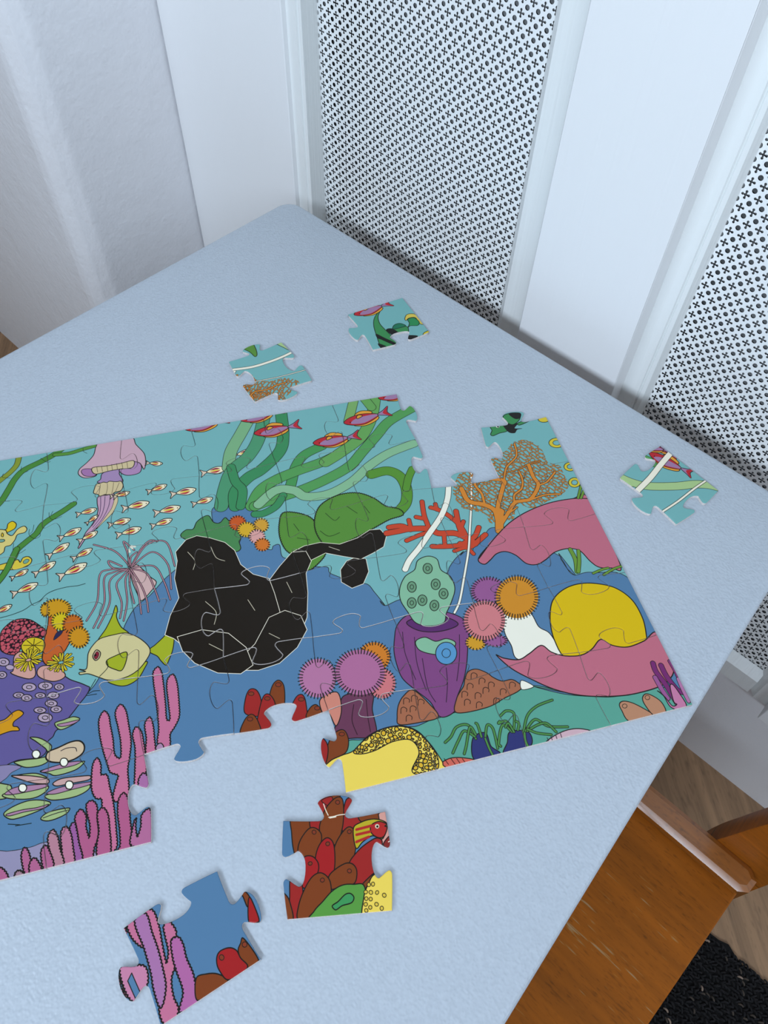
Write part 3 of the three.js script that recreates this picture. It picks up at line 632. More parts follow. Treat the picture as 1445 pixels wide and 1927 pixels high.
G('#1c140a',0,[1912,1775,2071,1762,2234,1827,2330,1953,2355,2084,2272,2124,2134,2085,2002,1985,1935,1882]);
edge('#fdf6f2',3);
S('#d9d2c6',3,[2043,1143,2083,1226,2064,1294]);
S('#d9d2c6',3,[2202,1136,2227,1231,2282,1274]);
S('#d9d2c6',3,[2117,1560,2175,1655,2153,1742]);
S('#d9d2c6',3,[2391,1612,2424,1702]);
S('#d9d2c6',3,[2665,1538,2685,1627]);
S('#d9d2c6',3,[2488,1889,2548,1942]);
S('#d9d2c6',3,[3002,1326,3068,1372]);
S('#d9d2c6',3,[2104,1873,2185,1943]);
// red coral, hose and rope
tree('#d0492f', [[48, [3424,1310,3510,1311,3597,1312,3730,1343,3781,1394,3893,1421,3963,1477,4009,1539]], [42, [3452,1264,3542,1273,3595,1318]], [33, [3607,1235,3602,1313]], [36, [3745,1099,3726,1223,3730,1343]], [35, [3666,1222,3714,1247]], [34, [3545,1403,3655,1377,3733,1370]], [36, [3793,1165,3840,1196,3898,1264,3953,1370,3967,1465]], [31, [3834,1141,3830,1194]], [40, [3962,1239,3943,1368,3947,1460]], [33, [3986,1338,3946,1395]], [32, [3814,1428,3797,1501]], [39, [3708,1492,3799,1514,3903,1526,3966,1503,4028,1479,4078,1413]], [29, [3848,1564,3936,1559,3971,1618]], [41, [3907,1515,3960,1553,4009,1539,4104,1484]]]);
R('#fbf9f9',44,[3976,1010,3932,1122,3846,1252,3719,1380,3614,1483,3523,1561,3473,1628]);
// round green sponge on a purple bulb sponge: plain stand-ins
R('#fbf9f9',18,[4183,914,4109,1150,4012,1410,3944,1586,3848,1784,3763,1952,3703,2028]);
P('PU',4,[3271,2108,3303,2037,3367,1983,3454,1964,3585,1985,3682,2029,3752,2096,3761,2168,3720,2265,3669,2395,3613,2500,3539,2598,3508,2669,3441,2695,3396,2676,3373,2584,3306,2488,3247,2393,3236,2289,3243,2197]);
P('#5f2c74',4,[3374,2025,3452,2004,3557,2019,3655,2058,3701,2114,3630,2136,3524,2130,3427,2092]);
P('HG',4,[3403,1952,3379,1854,3398,1764,3458,1683,3534,1647,3576,1580,3653,1562,3709,1600,3711,1689,3758,1754,3761,1851,3709,1943,3648,2021,3611,2082,3511,2083,3433,2039]);
ring('#6f9d84',[3480,1773,3509,1780,3469,1813]);
ring('#6f9d84',[3521,1888,3551,1895,3510,1927]);
ring('#6f9d84',[3643,1791,3673,1798,3631,1831]);
ring('#6f9d84',[3625,1658,3656,1665,3614,1698]);
ring('#6f9d84',[3674,1873,3704,1880,3663,1912]);
ring('#6f9d84',[3447,1891,3476,1898,3436,1929]);
ring('#6f9d84',[3588,1945,3617,1952,3576,1983]);
P('HG',4,[3397,2167,3463,2154,3522,2198,3594,2196,3644,2237,3602,2284,3528,2295,3448,2266,3398,2225]);
ring('#5a9ad8',[3564,2294,3630,2310,3541,2368]);
S('#2a1a30',3,[3331,2083,3308,2232,3325,2421]);
S('#2a1a30',3,[3396,2138,3363,2320,3370,2504]);
S('#2a1a30',3,[3405,2293,3383,2489,3404,2591]);
S('#2a1a30',3,[3534,2390,3511,2493,3468,2607]);
S('#2a1a30',3,[3686,2189,3635,2349,3573,2490]);
// urchins on pale trunks, brown honeycomb coral
P('#fbf9f9',4,[4016,2110,4183,2140,4212,2257,4265,2324,4285,2469,4277,2524,4164,2477,3997,2442,3989,2340,3979,2240]);
urchin('#9c5c9e',[3977,1924,4091,1952,3943,2025]);
urchin('#d9912a',[4150,2013,4289,2047,4094,2164]);
urchin('#d9a02a',[3773,2268,3836,2284,3757,2317]);
urchin('#9c5c9e',[3899,2284,3975,2303,3885,2324]);
urchin('#d98290',[3880,2127,4012,2159,3834,2264]);
P('#ad6b52',4,[3624,2494,3661,2448,3719,2444,3776,2485,3800,2519,3848,2558,3916,2565,3957,2620,3921,2647,3826,2668,3703,2699,3511,2687,3539,2598,3603,2534]);
P('#ad6b52',4,[3291,2484,3226,2504,3178,2554,3151,2624,3154,2676,3291,2692,3394,2684,3362,2590]);
S('#2c1a14',3,[3664,2499,3676,2468,3695,2464,3709,2480,3702,2497]);
S('#2c1a14',3,[3702,2544,3714,2514,3733,2509,3747,2526,3739,2542]);
S('#2c1a14',3,[3618,2560,3630,2530,3649,2525,3663,2541,3656,2557]);
S('#2c1a14',3,[3750,2583,3762,2553,3781,2548,3795,2564,3787,2581]);
S('#2c1a14',3,[3706,2608,3718,2578,3737,2574,3751,2590,3744,2606]);
S('#2c1a14',3,[3571,2601,3582,2571,3600,2567,3614,2583,3607,2599]);
S('#2c1a14',3,[3648,2629,3659,2599,3678,2595,3692,2611,3685,2627]);
S('#2c1a14',3,[3571,2654,3582,2624,3601,2620,3614,2636,3607,2652]);
S('#2c1a14',3,[3637,2687,3648,2658,3667,2654,3680,2670,3673,2685]);
S('#2c1a14',3,[3808,2642,3820,2612,3839,2608,3853,2623,3845,2639]);
S('#2c1a14',3,[3748,2689,3760,2659,3779,2655,3792,2671,3785,2686]);
S('#2c1a14',3,[3878,2615,3891,2584,3910,2580,3924,2596,3916,2612]);
S('#2c1a14',3,[3210,2557,3219,2527,3237,2523,3252,2538,3246,2554]);
S('#2c1a14',3,[3261,2552,3271,2522,3290,2518,3304,2534,3298,2550]);
S('#2c1a14',3,[3178,2610,3188,2580,3206,2576,3220,2591,3214,2607]);
S('#2c1a14',3,[3236,2615,3245,2586,3263,2581,3278,2597,3271,2613]);
S('#2c1a14',3,[3294,2586,3304,2556,3322,2552,3337,2568,3330,2584]);
S('#2c1a14',3,[3197,2665,3206,2636,3224,2632,3238,2647,3232,2663]);
// giant pink clam and plain yellow pearl: no faces
P('CL',5,[4101,1572,4192,1502,4311,1424,4459,1364,4649,1326,4837,1328,4956,1356,4941,1937,4867,1950,4788,1925,4747,1866,4710,1768,4635,1731,4531,1738,4447,1781,4371,1803,4304,1778,4256,1698,4195,1652,4128,1655,4071,1692,4019,1717,3986,1684,4012,1640]);
P('YE',5,[4321,2183,4378,2092,4478,2033,4594,2016,4715,2042,4830,2106,4900,2218,4909,2359,4880,2475,4851,2523,4738,2561,4381,2522,4291,2490,4276,2373,4289,2277]);
P('CL',5,[3873,2383,3913,2414,4002,2446,4082,2423,4178,2387,4226,2447,4301,2492,4405,2512,4488,2489,4573,2439,4631,2497,4721,2530,4844,2516,4957,2483,4954,2720,4843,2817,4649,2835,4486,2817,4298,2765,4150,2688,4030,2588,3935,2492]);
P('#fbf9f9',3,[3969,2583,4030,2639,3951,2640]);
R('#6f9a3c',30,[4648,1741,4650,1830,4622,1923]);
R('#6f9a3c',27,[4700,1766,4671,1847,4632,1925]);
R('#6f9a3c',18,[4728,1961,4801,1947,4847,1946]);
R('#6f9a3c',18,[4794,1989,4885,1961,4956,1953]);
// corner corals, anemones in blue tubes, shells
R('#7a2a78',34,[4831,2674,4824,2730,4843,2817,4852,2900,4857,2951]);
R('#7a2a78',34,[4875,2700,4875,2773,4898,2871,4925,2898]);
R('#8a3a80',22,[4941,2685,4945,2759,4944,2821,4944,2922]);
R('#a05aa0',31,[4801,2766,4806,2849,4816,2911]);
R('#b978b4',25,[4940,2810,4935,2880,4934,2960]);
P('#cc7fb2',4,[4775,2851,4798,2887,4808,2968,4871,3004,4909,2979,4903,2902,4889,2838,4866,2843,4843,2938,4853,2960,4821,2962,4802,2898]);
P('#c08a72',4,[4521,2990,4502,2913,4505,2875,4536,2862,4586,2885,4641,2937,4685,2992,4656,3009]);
P('#c08a72',4,[4685,2992,4659,2922,4662,2873,4697,2852,4739,2882,4767,2929,4761,2991]);
ring('#c08a72',[4532,2893,4546,2897,4526,2905]);
ring('#c08a72',[4694,2876,4708,2880,4688,2889]);
P('#d8b4cc',4,[3980,2985,4051,2960,4130,2949,4201,2958,4268,2992,4204,3010,3985,3004]);
S('#2a1a28',3,[3992,2964,3994,2996]);
S('#2a1a28',3,[4017,2963,4017,2999]);
S('#2a1a28',3,[4048,2961,4047,3001]);
S('#2a1a28',3,[4080,2960,4076,3004]);
P('#30357c',4,[3788,2877,3895,2904,3875,2988,3709,2995,3749,2934]);
P('#30357c',4,[3556,2862,3640,2847,3647,2932,3682,2988,3528,2985]);
R('#4f8f4e',15,[3573,2867,3554,2778,3483,2772,3432,2820,3388,2845]);
R('#4f8f4e',15,[3571,2854,3521,2806,3469,2853,3414,2916]);
R('#4f8f4e',15,[3580,2844,3561,2792,3503,2897,3478,2937]);
R('#4f8f4e',15,[3610,2864,3610,2791,3603,2777]);
R('#4f8f4e',15,[3633,2869,3667,2805,3693,2836,3682,2953]);
R('#4f8f4e',15,[3629,2880,3632,2940,3640,2989]);
R('#4f8f4e',15,[3799,2880,3757,2827,3699,2921,3703,2946]);
R('#4f8f4e',15,[3807,2876,3787,2810,3738,2811,3748,2801]);
R('#4f8f4e',15,[3816,2866,3849,2776,3810,2748,3765,2768]);
R('#4f8f4e',15,[3837,2877,3857,2840,3844,2824]);
R('#4f8f4e',15,[3866,2897,3925,2807,4004,2764,4110,2750]);
R('#4f8f4e',15,[3880,2894,3962,2841,4026,2900,4138,2931]);
R('#4f8f4e',15,[3891,2897,3960,2877,4021,2880,4058,2944]);
R('#4f8f4e',15,[3870,2904,3859,2949,3862,2991]);
R('#4f8f4e',15,[3895,2886,3943,2922,4023,2953]);
R('#4f8f4e',15,[3810,2883,3795,2824,3770,2843]);
P('#d96a60',4,[3298,2987,3344,2951,3405,2943,3481,2964,3521,2989,3389,2996]);
S('#3a1410',3,[3354,2936,3369,2974]);
S('#3a1410',3,[3393,2945,3407,2983]);
S('#3a1410',3,[3426,2953,3439,2991]);
S('#3a1410',3,[3458,2962,3472,3000]);
// yellow pitted sponge, purple mushroom urchins, tube corals
P('#6e3a5c',4,[2867,2418,3035,2441,3015,2547,2999,2700,2876,2692,2756,2652,2817,2521]);
S('#2a1020',3,[2913,2487,2880,2582,2891,2674]);
S('#2a1020',3,[2994,2472,2978,2583,2972,2677]);
P('#d98a80',4,[2721,2405,2830,2385,2832,2502,2780,2591,2755,2506,2718,2497]);
urchin('#d9812a',[3109,2210,3207,2234,3085,2309]);
urchin('#d87a88',[3114,2395,3195,2415,3090,2490]);
urchin('#bd79ae',[2733,2264,2845,2291,2707,2390]);
urchin('#b76fa6',[2998,2288,3149,2325,2964,2436]);
P('YS',4,[2658,2815,2717,2783,2783,2772,2849,2762,2950,2699,3054,2675,3162,2685,3246,2739,3297,2829,3327,2912,3337,2967,3290,2998,2749,2997,2613,2983]);
bubbles('#e6b832','#2c2410',[2848,2767,2949,2705,3054,2678,3161,2689,3245,2744,3296,2834,3319,2920,3293,2988,3186,2988,3153,2953,3221,2864,3191,2781,3086,2766,2971,2792,2885,2792],46,24);
P('#a32626',4,[2262,2385,2275,2296,2310,2240,2352,2256,2368,2330,2348,2418]);
P('#84401c',4,[2416,2331,2452,2246,2495,2222,2519,2274,2498,2397,2454,2432,2412,2422]);
P('#a32626',4,[2313,2510,2348,2383,2389,2301,2426,2304,2447,2373,2414,2479,2383,2538]);
P('#84401c',4,[2218,2508,2251,2427,2298,2399,2328,2446,2330,2536]);
P('#a32626',4,[2517,2504,2537,2418,2582,2354,2621,2352,2630,2418,2609,2527]);
P('#84401c',4,[2615,2494,2653,2441,2692,2435,2713,2496,2663,2529]);
P('#84401c',4,[2661,2800,2719,2675,2772,2628,2820,2629,2833,2693,2802,2761,2717,2783]);
P('#a32626',4,[2631,2793,2665,2651,2696,2659,2705,2715,2672,2798]);
ring('#8a3a24',[2315,2269,2332,2273,2313,2281]);
ring('#8a3a24',[2407,2323,2424,2327,2405,2335]);
ring('#8a3a24',[2487,2251,2504,2256,2484,2264]);
ring('#8a3a24',[2285,2427,2301,2431,2283,2439]);
ring('#8a3a24',[2607,2378,2624,2382,2605,2390]);
ring('#8a3a24',[2691,2456,2707,2460,2688,2468]);
ring('#8a3a24',[2802,2649,2818,2653,2799,2660]);
// sea fan
net([4003,1036,4104,905,4197,918,4244,990,4392,804,4500,783,4601,706,4702,710,4781,794,4788,887,4789,959,4862,1012,4862,1100,4859,1203,4779,1270,4652,1307,4520,1342,4418,1284,4349,1398,4269,1395,4174,1397,4152,1303,4026,1233,3990,1134]);
tree('#dd8a35', [[40, [4213,1477,4231,1386,4237,1291,4177,1228,4106,1194,4072,1153,4064,1051]], [35, [4223,1448,4257,1312,4290,1238,4371,1106,4397,1052,4306,1013]], [18, [4395,1060,4460,936,4572,846,4602,724]], [11, [4443,985,4562,969,4637,942,4732,937]], [32, [4226,1441,4318,1351,4404,1265,4461,1261,4539,1255,4635,1151,4627,1063,4634,950]], [19, [4404,1265,4429,1196,4501,1153,4537,1076,4540,990]], [18, [4642,1152,4712,1135,4806,1061]], [18, [4543,1264,4654,1249,4766,1267]], [23, [4186,1222,4196,1132,4174,1051,4181,1010]], [9, [4178,1061,4229,1013]], [16, [4285,1367,4376,1324,4409,1307]], [62, [4215,1470,4251,1367,4276,1316]]]);
P('CL',0,[4101,1572,4192,1502,4311,1424,4459,1364,4649,1326,4837,1328,4956,1356,4948,1616,4670,1563,4338,1537]);
S('#1a1418',5,[3998,1662,4101,1572,4192,1502,4311,1424,4459,1364,4649,1326,4837,1328,4956,1356]);
// yellow rings by the right edge
ring('#dfc83c',[4929,791,4990,805,4910,838],1);
ring('#dfc83c',[4938,1039,4984,1050,4921,1079],1);
ring('#dfc83c',[4911,1190,4956,1201,4893,1233],1);
P('#dfc83c',4,[4874,533,4906,500,4976,499,4952,559,4900,563]);
R('#6f9a3c',20,[4945,1234,4880,1332]);
R('#6f9a3c',20,[4950,1278,4901,1337]);
// green striped fish, corner piece
P('#3f8f5a',4,[4479,512,4475,554,4451,591,4467,609,4524,594,4585,589,4628,551,4630,503,4564,478]);
P('#1d1d1d',2,[4582,512,4597,596,4640,619,4673,590,4714,588,4657,572,4696,528,4633,494]);
dots('#f0f0f0',14,[4533,524]);
dots('#111111',8,[4535,527]);
P('#3f8f5a',4,[4598,469,4628,419,4705,415,4753,440,4724,498,4662,532,4622,507]);
P('#1d1d1d',2,[4668,412,4757,427,4739,477,4695,475]);
P('#3f8f5a',4,[4702,526,4783,509,4825,514,4759,539,4705,550]);
// rope, hose and weed on the loose pieces
// loose bottom pieces
// worn card at the cut edges
S('#e8e4e2',14,[1671,1002,1694,1015]);
S('#e8e4e2',14,[1649,1026,1656,1050]);
S('#e8e4e2',14,[1676,1025,1665,1008]);
only(0, 0, () => {
  P('#3f8f5a',4,[4706,59,4636,135,4605,228,4612,325,4626,423,4626,514,4533,527,4478,512,4509,357,4547,224,4605,132]);
  P('#3f8f5a',4,[4675,342,4730,345,4805,368,4771,457,4710,520,4688,441]);
  P('#23785e',4,[4675,342,4712,301,4767,303,4798,353,4725,354]);
  P('#1d1d1d',2,[4619,328,4671,335,4700,418,4643,420]);
  P('#1d1d1d',2,[4515,337,4559,415,4613,508,4585,518,4524,421,4502,388]);
  P('#1d1d1d',2,[4476,455,4523,517,4476,517]);
  P('#1d1d1d',2,[4742,466,4832,514,4755,524,4723,503]);
  P('#dfc860',4,[4836,264,4881,225,4942,248,4953,319,4950,401,4923,376,4926,294,4871,275,4833,293]);
  P('#2f8f5c',4,[4854,285,4913,288,4930,356,4897,394,4836,371,4807,381,4842,338]);
  redFish([4450,30,4825,16]);
});
only(1, 1, () => {
  net([4014,996,4169,1003,4089,900,4160,891,4232,809,4267,678,4371,606,4444,744,4471,839,4403,899,4396,1005]);
  R('#dd8a35',17,[4306,1024,4277,966,4307,864,4301,786,4313,703]);
  P('GR',4,[3746,826,3728,779,3738,722,3819,725,3897,750,3909,778,3839,789]);
  P('#b0cf9a',4,[3858,544,3834,484,3986,487,3931,520]);
  R('#fdf6f2',28,[4021,468,4031,566,4029,703,4008,859,3951,1017]);
  R('#fdf6f2',11,[4273,467,4252,594,4225,731,4174,913]);
});
only(0, 1, () => {
  R('#b0cf9a',73,[3854,500,3952,462,4048,392,4178,222,4249,101,4314,25,4393,-31]);
  redFish([3839,132,4181,24]);
  redFish([3719,126,3944,-28]);
  R('#fdf6f2',46,[3941,-9,3971,155,4006,322,4028,500]);
  R('#fdf6f2',19,[4283,-26,4276,135,4277,324,4267,495]);
});
only(5, 4, () => {
  G('BL',0,[2141,2472,2255,2480,2264,2695,2218,2894,2143,2985]);
  P('#84401c',4,[2234,2641,2226,2560,2227,2478,2336,2486,2351,2553,2297,2698,2253,2694]);
  P('#a32626',4,[2330,2502,2405,2491,2403,2557,2345,2569]);
  P('#a32626',3,[2396,2401,2455,2383,2453,2439]);
  P('#a32626',4,[2507,2532,2522,2444,2542,2400,2577,2409,2629,2508,2595,2603,2516,2587]);
  P('#84401c',4,[2605,2522,2613,2484,2730,2476,2720,2531,2656,2543]);
  P('#e0a2a0',4,[2717,2492,2765,2484,2787,2628,2722,2656,2715,2530]);
  P('#84401c',4,[2380,2555,2393,2501,2424,2437,2478,2390,2513,2398,2519,2466,2505,2564,2468,2637,2400,2632]);
  P('#84401c',4,[2259,2653,2277,2596,2323,2545,2363,2548,2390,2583,2383,2641,2353,2712,2275,2727]);
  P('#84401c',4,[2439,2801,2455,2668,2492,2596,2540,2553,2573,2575,2578,2645,2560,2712,2507,2765]);
  P('#aa1f24',4,[2351,2794,2353,2702,2377,2635,2418,2601,2451,2625,2460,2689,2451,2776,2416,2819]);
  P('#aa1f24',4,[2268,2828,2274,2748,2292,2692,2337,2690,2369,2729,2362,2780,2317,2842]);
  P('#a32626',4,[2558,2850,2568,2770,2536,2739,2590,2678,2649,2639,2696,2622,2723,2645,2700,2728,2660,2807,2596,2853]);
  P('#a32626',4,[2207,2990,2213,2884,2219,2794,2268,2798,2283,2879,2249,2993]);
  P('#84401c',4,[2158,2860,2196,2872,2218,2918,2228,2991,2159,2991]);
  P('#84401c',4,[2426,2860,2422,2799,2463,2762,2520,2738,2558,2748,2575,2785,2559,2840,2503,2846]);
  P('#84401c',4,[2255,2989,2261,2921,2289,2855,2329,2797,2373,2775,2412,2794,2432,2835,2425,2890,2358,2939,2324,2994]);
  P('#84401c',4,[2596,2853,2661,2802,2654,2817,2617,2869]);
  P('#8a2a2a',4,[2728,2656,2771,2616,2783,2676,2749,2679]);
  P('#5c9e48',4,[2324,3008,2341,2957,2386,2916,2436,2871,2492,2845,2553,2845,2612,2864,2602,3029]);
  P('#3f9a60',4,[2436,2940,2467,2922,2506,2891,2534,2888,2552,2909,2537,2933,2488,2943,2454,2960]);
  P('YS',4,[2602,3029,2604,2913,2635,2846,2672,2803,2780,2775,2785,3034]);
  ring('#e6c850',[2616,2887,2626,2887,2616,2896]);
  ring('#e6c850',[2643,2891,2653,2892,2643,2901]);
  ring('#e6c850',[2676,2894,2685,2894,2675,2903]);
  ring('#e6c850',[2635,2853,2644,2854,2634,2863]);
  ring('#e6c850',[2657,2852,2666,2853,2656,2862]);
  ring('#e6c850',[2617,2919,2626,2920,2616,2928]);
  ring('#e6c850',[2640,2923,2649,2924,2639,2932]);
  ring('#e6c850',[2612,2946,2622,2946,2612,2955]);
  ring('#e6c850',[2635,2962,2644,2963,2634,2971]);
  ring('#e6c850',[2669,2950,2679,2951,2669,2959]);
  ring('#e6c850',[2713,2910,2723,2911,2713,2920]);
  ring('#e6c850',[2695,2971,2704,2972,2694,2981]);
  ring('#e6c850',[2613,2975,2622,2976,2613,2984]);
  ring('#8a3a24',[2350,2566,2361,2567,2350,2577]);
  ring('#8a3a24',[2423,2632,2434,2633,2422,2642]);
  ring('#8a3a24',[2545,2578,2556,2579,2544,2588]);
  ring('#8a3a24',[2325,2725,2336,2725,2325,2734]);
  ring('#8a3a24',[2388,2812,2399,2813,2387,2822]);
  ring('#8a3a24',[2487,2416,2499,2417,2487,2427]);
  ring('#8a3a24',[2535,2778,2546,2779,2535,2788]);
  P('#c2b02a',4,[2568,2564,2610,2534,2669,2521,2720,2528,2756,2550,2751,2582,2737,2614,2719,2629,2669,2609,2615,2637,2577,2666]);
  P('#b82a2a',4,[2673,2549,2714,2536,2756,2553,2744,2563,2756,2572,2737,2614,2708,2622,2675,2604,2662,2576]);
  S('#b82a2a',14,[2585,2570,2672,2555]);
  S('#b82a2a',14,[2584,2597,2659,2586]);
  S('#b82a2a',14,[2581,2634,2651,2613]);
  dots('#e8e0d0',12,[2701,2561]);
  dots('#111111',6,[2702,2562]);
  S('#fdf6f2',3.5,[2433,2493,2462,2491,2486,2486,2526,2484]);
  S('#fdf6f2',3.5,[2439,2498,2474,2494]);
  S('#fdf6f2',3.5,[2407,2419,2418,2453,2431,2482]);
  S('#fdf6f2',3.5,[2539,2468,2545,2460,2555,2444]);
  S('#fdf6f2',3.5,[2543,2500,2577,2502]);
  S('#fdf6f2',3.5,[2757,2647,2772,2638]);
});
only(5, 5, () => {
  G('BL',0,[1749,2403,2174,2467,2347,2669,2193,2999,1816,3001,1694,3008,1601,2951,1571,2656]);
  B('PK',[1688,2466,1760,2472,1809,2490,1812,2578,1796,2664,1784,2757,1813,2716,1827,2635,1837,2593,1860,2583,1878,2630,1872,2662,1844,2669,1827,2771,1779,2828,1758,2910,1760,2962,1737,2991,1684,2991,1683,2920,1740,2850,1754,2756,1769,2672,1762,2547,1719,2629,1679,2557]);
  B('#b077b8',[1723,2487,1773,2487,1771,2589,1769,2672,1759,2759,1740,2850,1691,2914,1691,2825,1704,2760,1715,2639]);
  B('#b86ab0',[1849,2672,1878,2678,1886,2718,1877,2784,1879,2866,1863,2947,1857,2988,1765,2981,1810,2914,1817,2811,1823,2751]);
  B('#cf86b4',[1584,2652,1629,2674,1686,2714,1671,2785,1624,2813,1590,2825,1570,2769]);
  G('BL',3,[1592,2726,1621,2704,1628,2812,1599,2825]);
  P('#84401c',4,[1854,2980,1886,2893,1937,2901,1986,2931,2017,2984,1941,2989]);
  P('#84401c',4,[2114,2898,2141,2867,2164,2858,2185,2989,2119,2980]);
  P('#aa1f24',4,[2000,2928,2003,2878,2030,2847,2078,2853,2108,2883,2113,2927,2124,2983,2024,2983]);
  P('#84401c',4,[2235,2644,2257,2647,2272,2701,2243,2734,2243,2677]);
  P('#aa1f24',4,[2248,2730,2274,2702,2270,2813,2251,2825,2218,2806]);
  ring('#8a3a24',[2032,2875,2042,2882,2027,2886]);
  ring('#8a3a24',[2156,2883,2167,2889,2151,2894]);
});
}
const PX = 0.676;                                         // texture pixels per tenth of a millimetre
function printTexture(x0, x1) {
  const cv = document.createElement('canvas'); cv.width = Math.round((x1 - x0) * PX); cv.height = Math.round(3020 * PX);
  cx = cv.getContext('2d'); cx.setTransform(PX, 0, 0, PX, -x0 * PX, 16 * PX); cx.lineJoin = cx.lineCap = 'round';
  seed = 99; drawPrint();
  const t = new THREE.CanvasTexture(cv); t.colorSpace = THREE.SRGBColorSpace; t.anisotropy = 8; t.generateMipmaps = true; t.minFilter = THREE.LinearMipmapLinearFilter;
  const m = new THREE.MeshPhysicalMaterial({ map: t, color: new THREE.Color(0.9, 0.86, 0.7), roughness: 0.4, specularIntensity: 0.4 });
  return { m, uv: (x, y) => [(x - x0) / (x1 - x0), 1 - (y + 16) / 3020] };
}
const PRINTS = [[-20, 2960], [2060, 4970]].map((r) => ({ r, ...printTexture(...r) }));
const nCard = tileNoise(128, 128, [[40, 40, 1], [90, 14, 1]]);
const cardTex = dataTex(128, 128, (x, y) => { const v = (nCard[y * 128 + x] - 0.5) * 50; return [214 + v, 206 + v, 202 + v]; }, true, 1, 1);
const CARD = new THREE.MeshStandardMaterial({ map: cardTex, roughness: 0.85 });

// ---------- the jigsaw: its pieces ----------
const WORN = new Set(['l4_4', 'l4_5', 'l4_3', 'u3_5', 'l3_4', 'l4_6', 'l5_5', 'l5_3', 'l4_2']);   // cuts whose rim has lost its print
const THICK = 0.00275;
function pieceGeometry(r, k, ox, oy) {
  // clockwise in x, y-down: top, right, bottom, left
  const sides = [[lying(r, k), 'l' + r + '_' + k], [upright(r, k), 'u' + r + '_' + k], [lying(r + 1, k).reverse(), 'l' + (r + 1) + '_' + k], [upright(r, k + 1).reverse(), 'u' + r + '_' + (k + 1)]];
  const o = [], worn = [];
  for (const [p, key] of sides) for (let i = 0; i < p.length - 1; i++) { o.push(p[i]); worn.push(WORN.has(key) || /^l6/.test(key)); }
  const n = o.length, inset = (d) => o.map((p, i) => {
    const a = o[(i + n - 1) % n], b = o[(i + 1) % n]; let ux = p[0] - a[0], uy = p[1] - a[1], vx = b[0] - p[0], vy = b[1] - p[1]; const lu = Math.hypot(ux, uy), lv = Math.hypot(vx, vy); ux /= lu; uy /= lu; vx /= lv; vy /= lv;
    let nx = -(uy + vy), ny = ux + vx; const l = Math.hypot(nx, ny) || 1, f = Math.min(1.6, 1 / Math.max(0.3, (nx * -uy + ny * ux) / l)); return [p[0] + nx / l * d * f, p[1] + ny / l * d * f];
  });
  const wall = inset(1.5), r1 = inset(2.8), top = inset(6), print = PRINTS.find((q) => o.every(([x]) => x >= q.r[0] - 4 && x <= q.r[1] + 4)) ?? PRINTS[1];
  const parts = { print: { P: [], U: [], I: [] }, card: { P: [], U: [], I: [] } };
  const put = (q, [x, y], h) => { q.P.push((x - ox) * 1e-4, h, (y - oy) * 1e-4); q.U.push(...print.uv(x, y)); return q.P.length / 3 - 1; };
  const v2 = top.map(([x, y]) => new THREE.Vector2(x, y)), tri = THREE.ShapeUtils.triangulateShape(v2, []);
  const strip = (q, A, hA, Bp, hB, test) => { const a = A.map((p) => put(q, p, hA)), b = Bp.map((p) => put(q, p, hB)); for (let i = 0; i < n; i++) { if (test && !test(i)) continue; const j = (i + 1) % n; q.I.push(a[i], b[i], b[j], a[i], b[j], a[j]); } };
  const pr = parts.print, cd = parts.card;
  const t0 = top.map((p) => put(pr, p, THICK)); for (const [a, b, c] of tri) pr.I.push(t0[a], t0[c], t0[b]);
  strip(pr, r1, THICK - 0.00016, top, THICK); strip(pr, wall, THICK - 0.00045, r1, THICK - 0.00016, (i) => !worn[i]);
  strip(cd, wall, THICK - 0.00045, r1, THICK - 0.00016, (i) => worn[i]); strip(cd, wall, 0, wall, THICK - 0.00045);
  const b0 = wall.map((p) => put(cd, p, 0)); for (const [a, b, c] of THREE.ShapeUtils.triangulateShape(wall.map(([x, y]) => new THREE.Vector2(x, y)), [])) cd.I.push(b0[a], b0[b], b0[c]);
  const g = new THREE.BufferGeometry(), np = pr.P.length / 3;
  g.setAttribute('position', new THREE.Float32BufferAttribute([...pr.P, ...cd.P], 3));
  const cu = cd.P.length / 3, uvc = []; for (let i = 0; i < cu; i++) uvc.push((cd.P[3 * i] + cd.P[3 * i + 2]) * 60, cd.P[3 * i + 1] * 60);
  g.setAttribute('uv', new THREE.Float32BufferAttribute([...pr.U, ...uvc], 2)); g.setIndex([...pr.I, ...cd.I.map((i) => i + np)]);
  g.computeVertexNormals(); g.addGroup(0, pr.I.length, 0); g.addGroup(pr.I.length, cd.I.length, 1);
  return { g, mats: [print.m, CARD] };
}
const YAW = 1.00968;
{
  const t = thing('jigsaw_puzzle', 'large half-finished jigsaw of an undersea picture lying on the table', 'puzzle');
  t.position.set(0.3287, TOP, 0.0342); t.rotation.y = YAW;
  const gone = new Set(['0_0', '0_1', '1_1', '5_4', '5_5']);
  for (let r = 0; r < 6; r++) for (let k = 0; k < 9; k++) {
    if (gone.has(r + '_' + k)) continue;
    const c = node(r, k + 1), [ox, oy] = [c[0] + 275, c[1] + 249], { g, mats } = pieceGeometry(r, k, ox, oy);
    const m = mesh('puzzle_piece', g, mats, t); m.position.set((ox - 4950) * 1e-4, 0.00002 + rnd() * 0.00012, oy * 1e-4); m.rotation.set((rnd() - 0.5) * 0.002, 0, (rnd() - 0.5) * 0.002);
  }
}
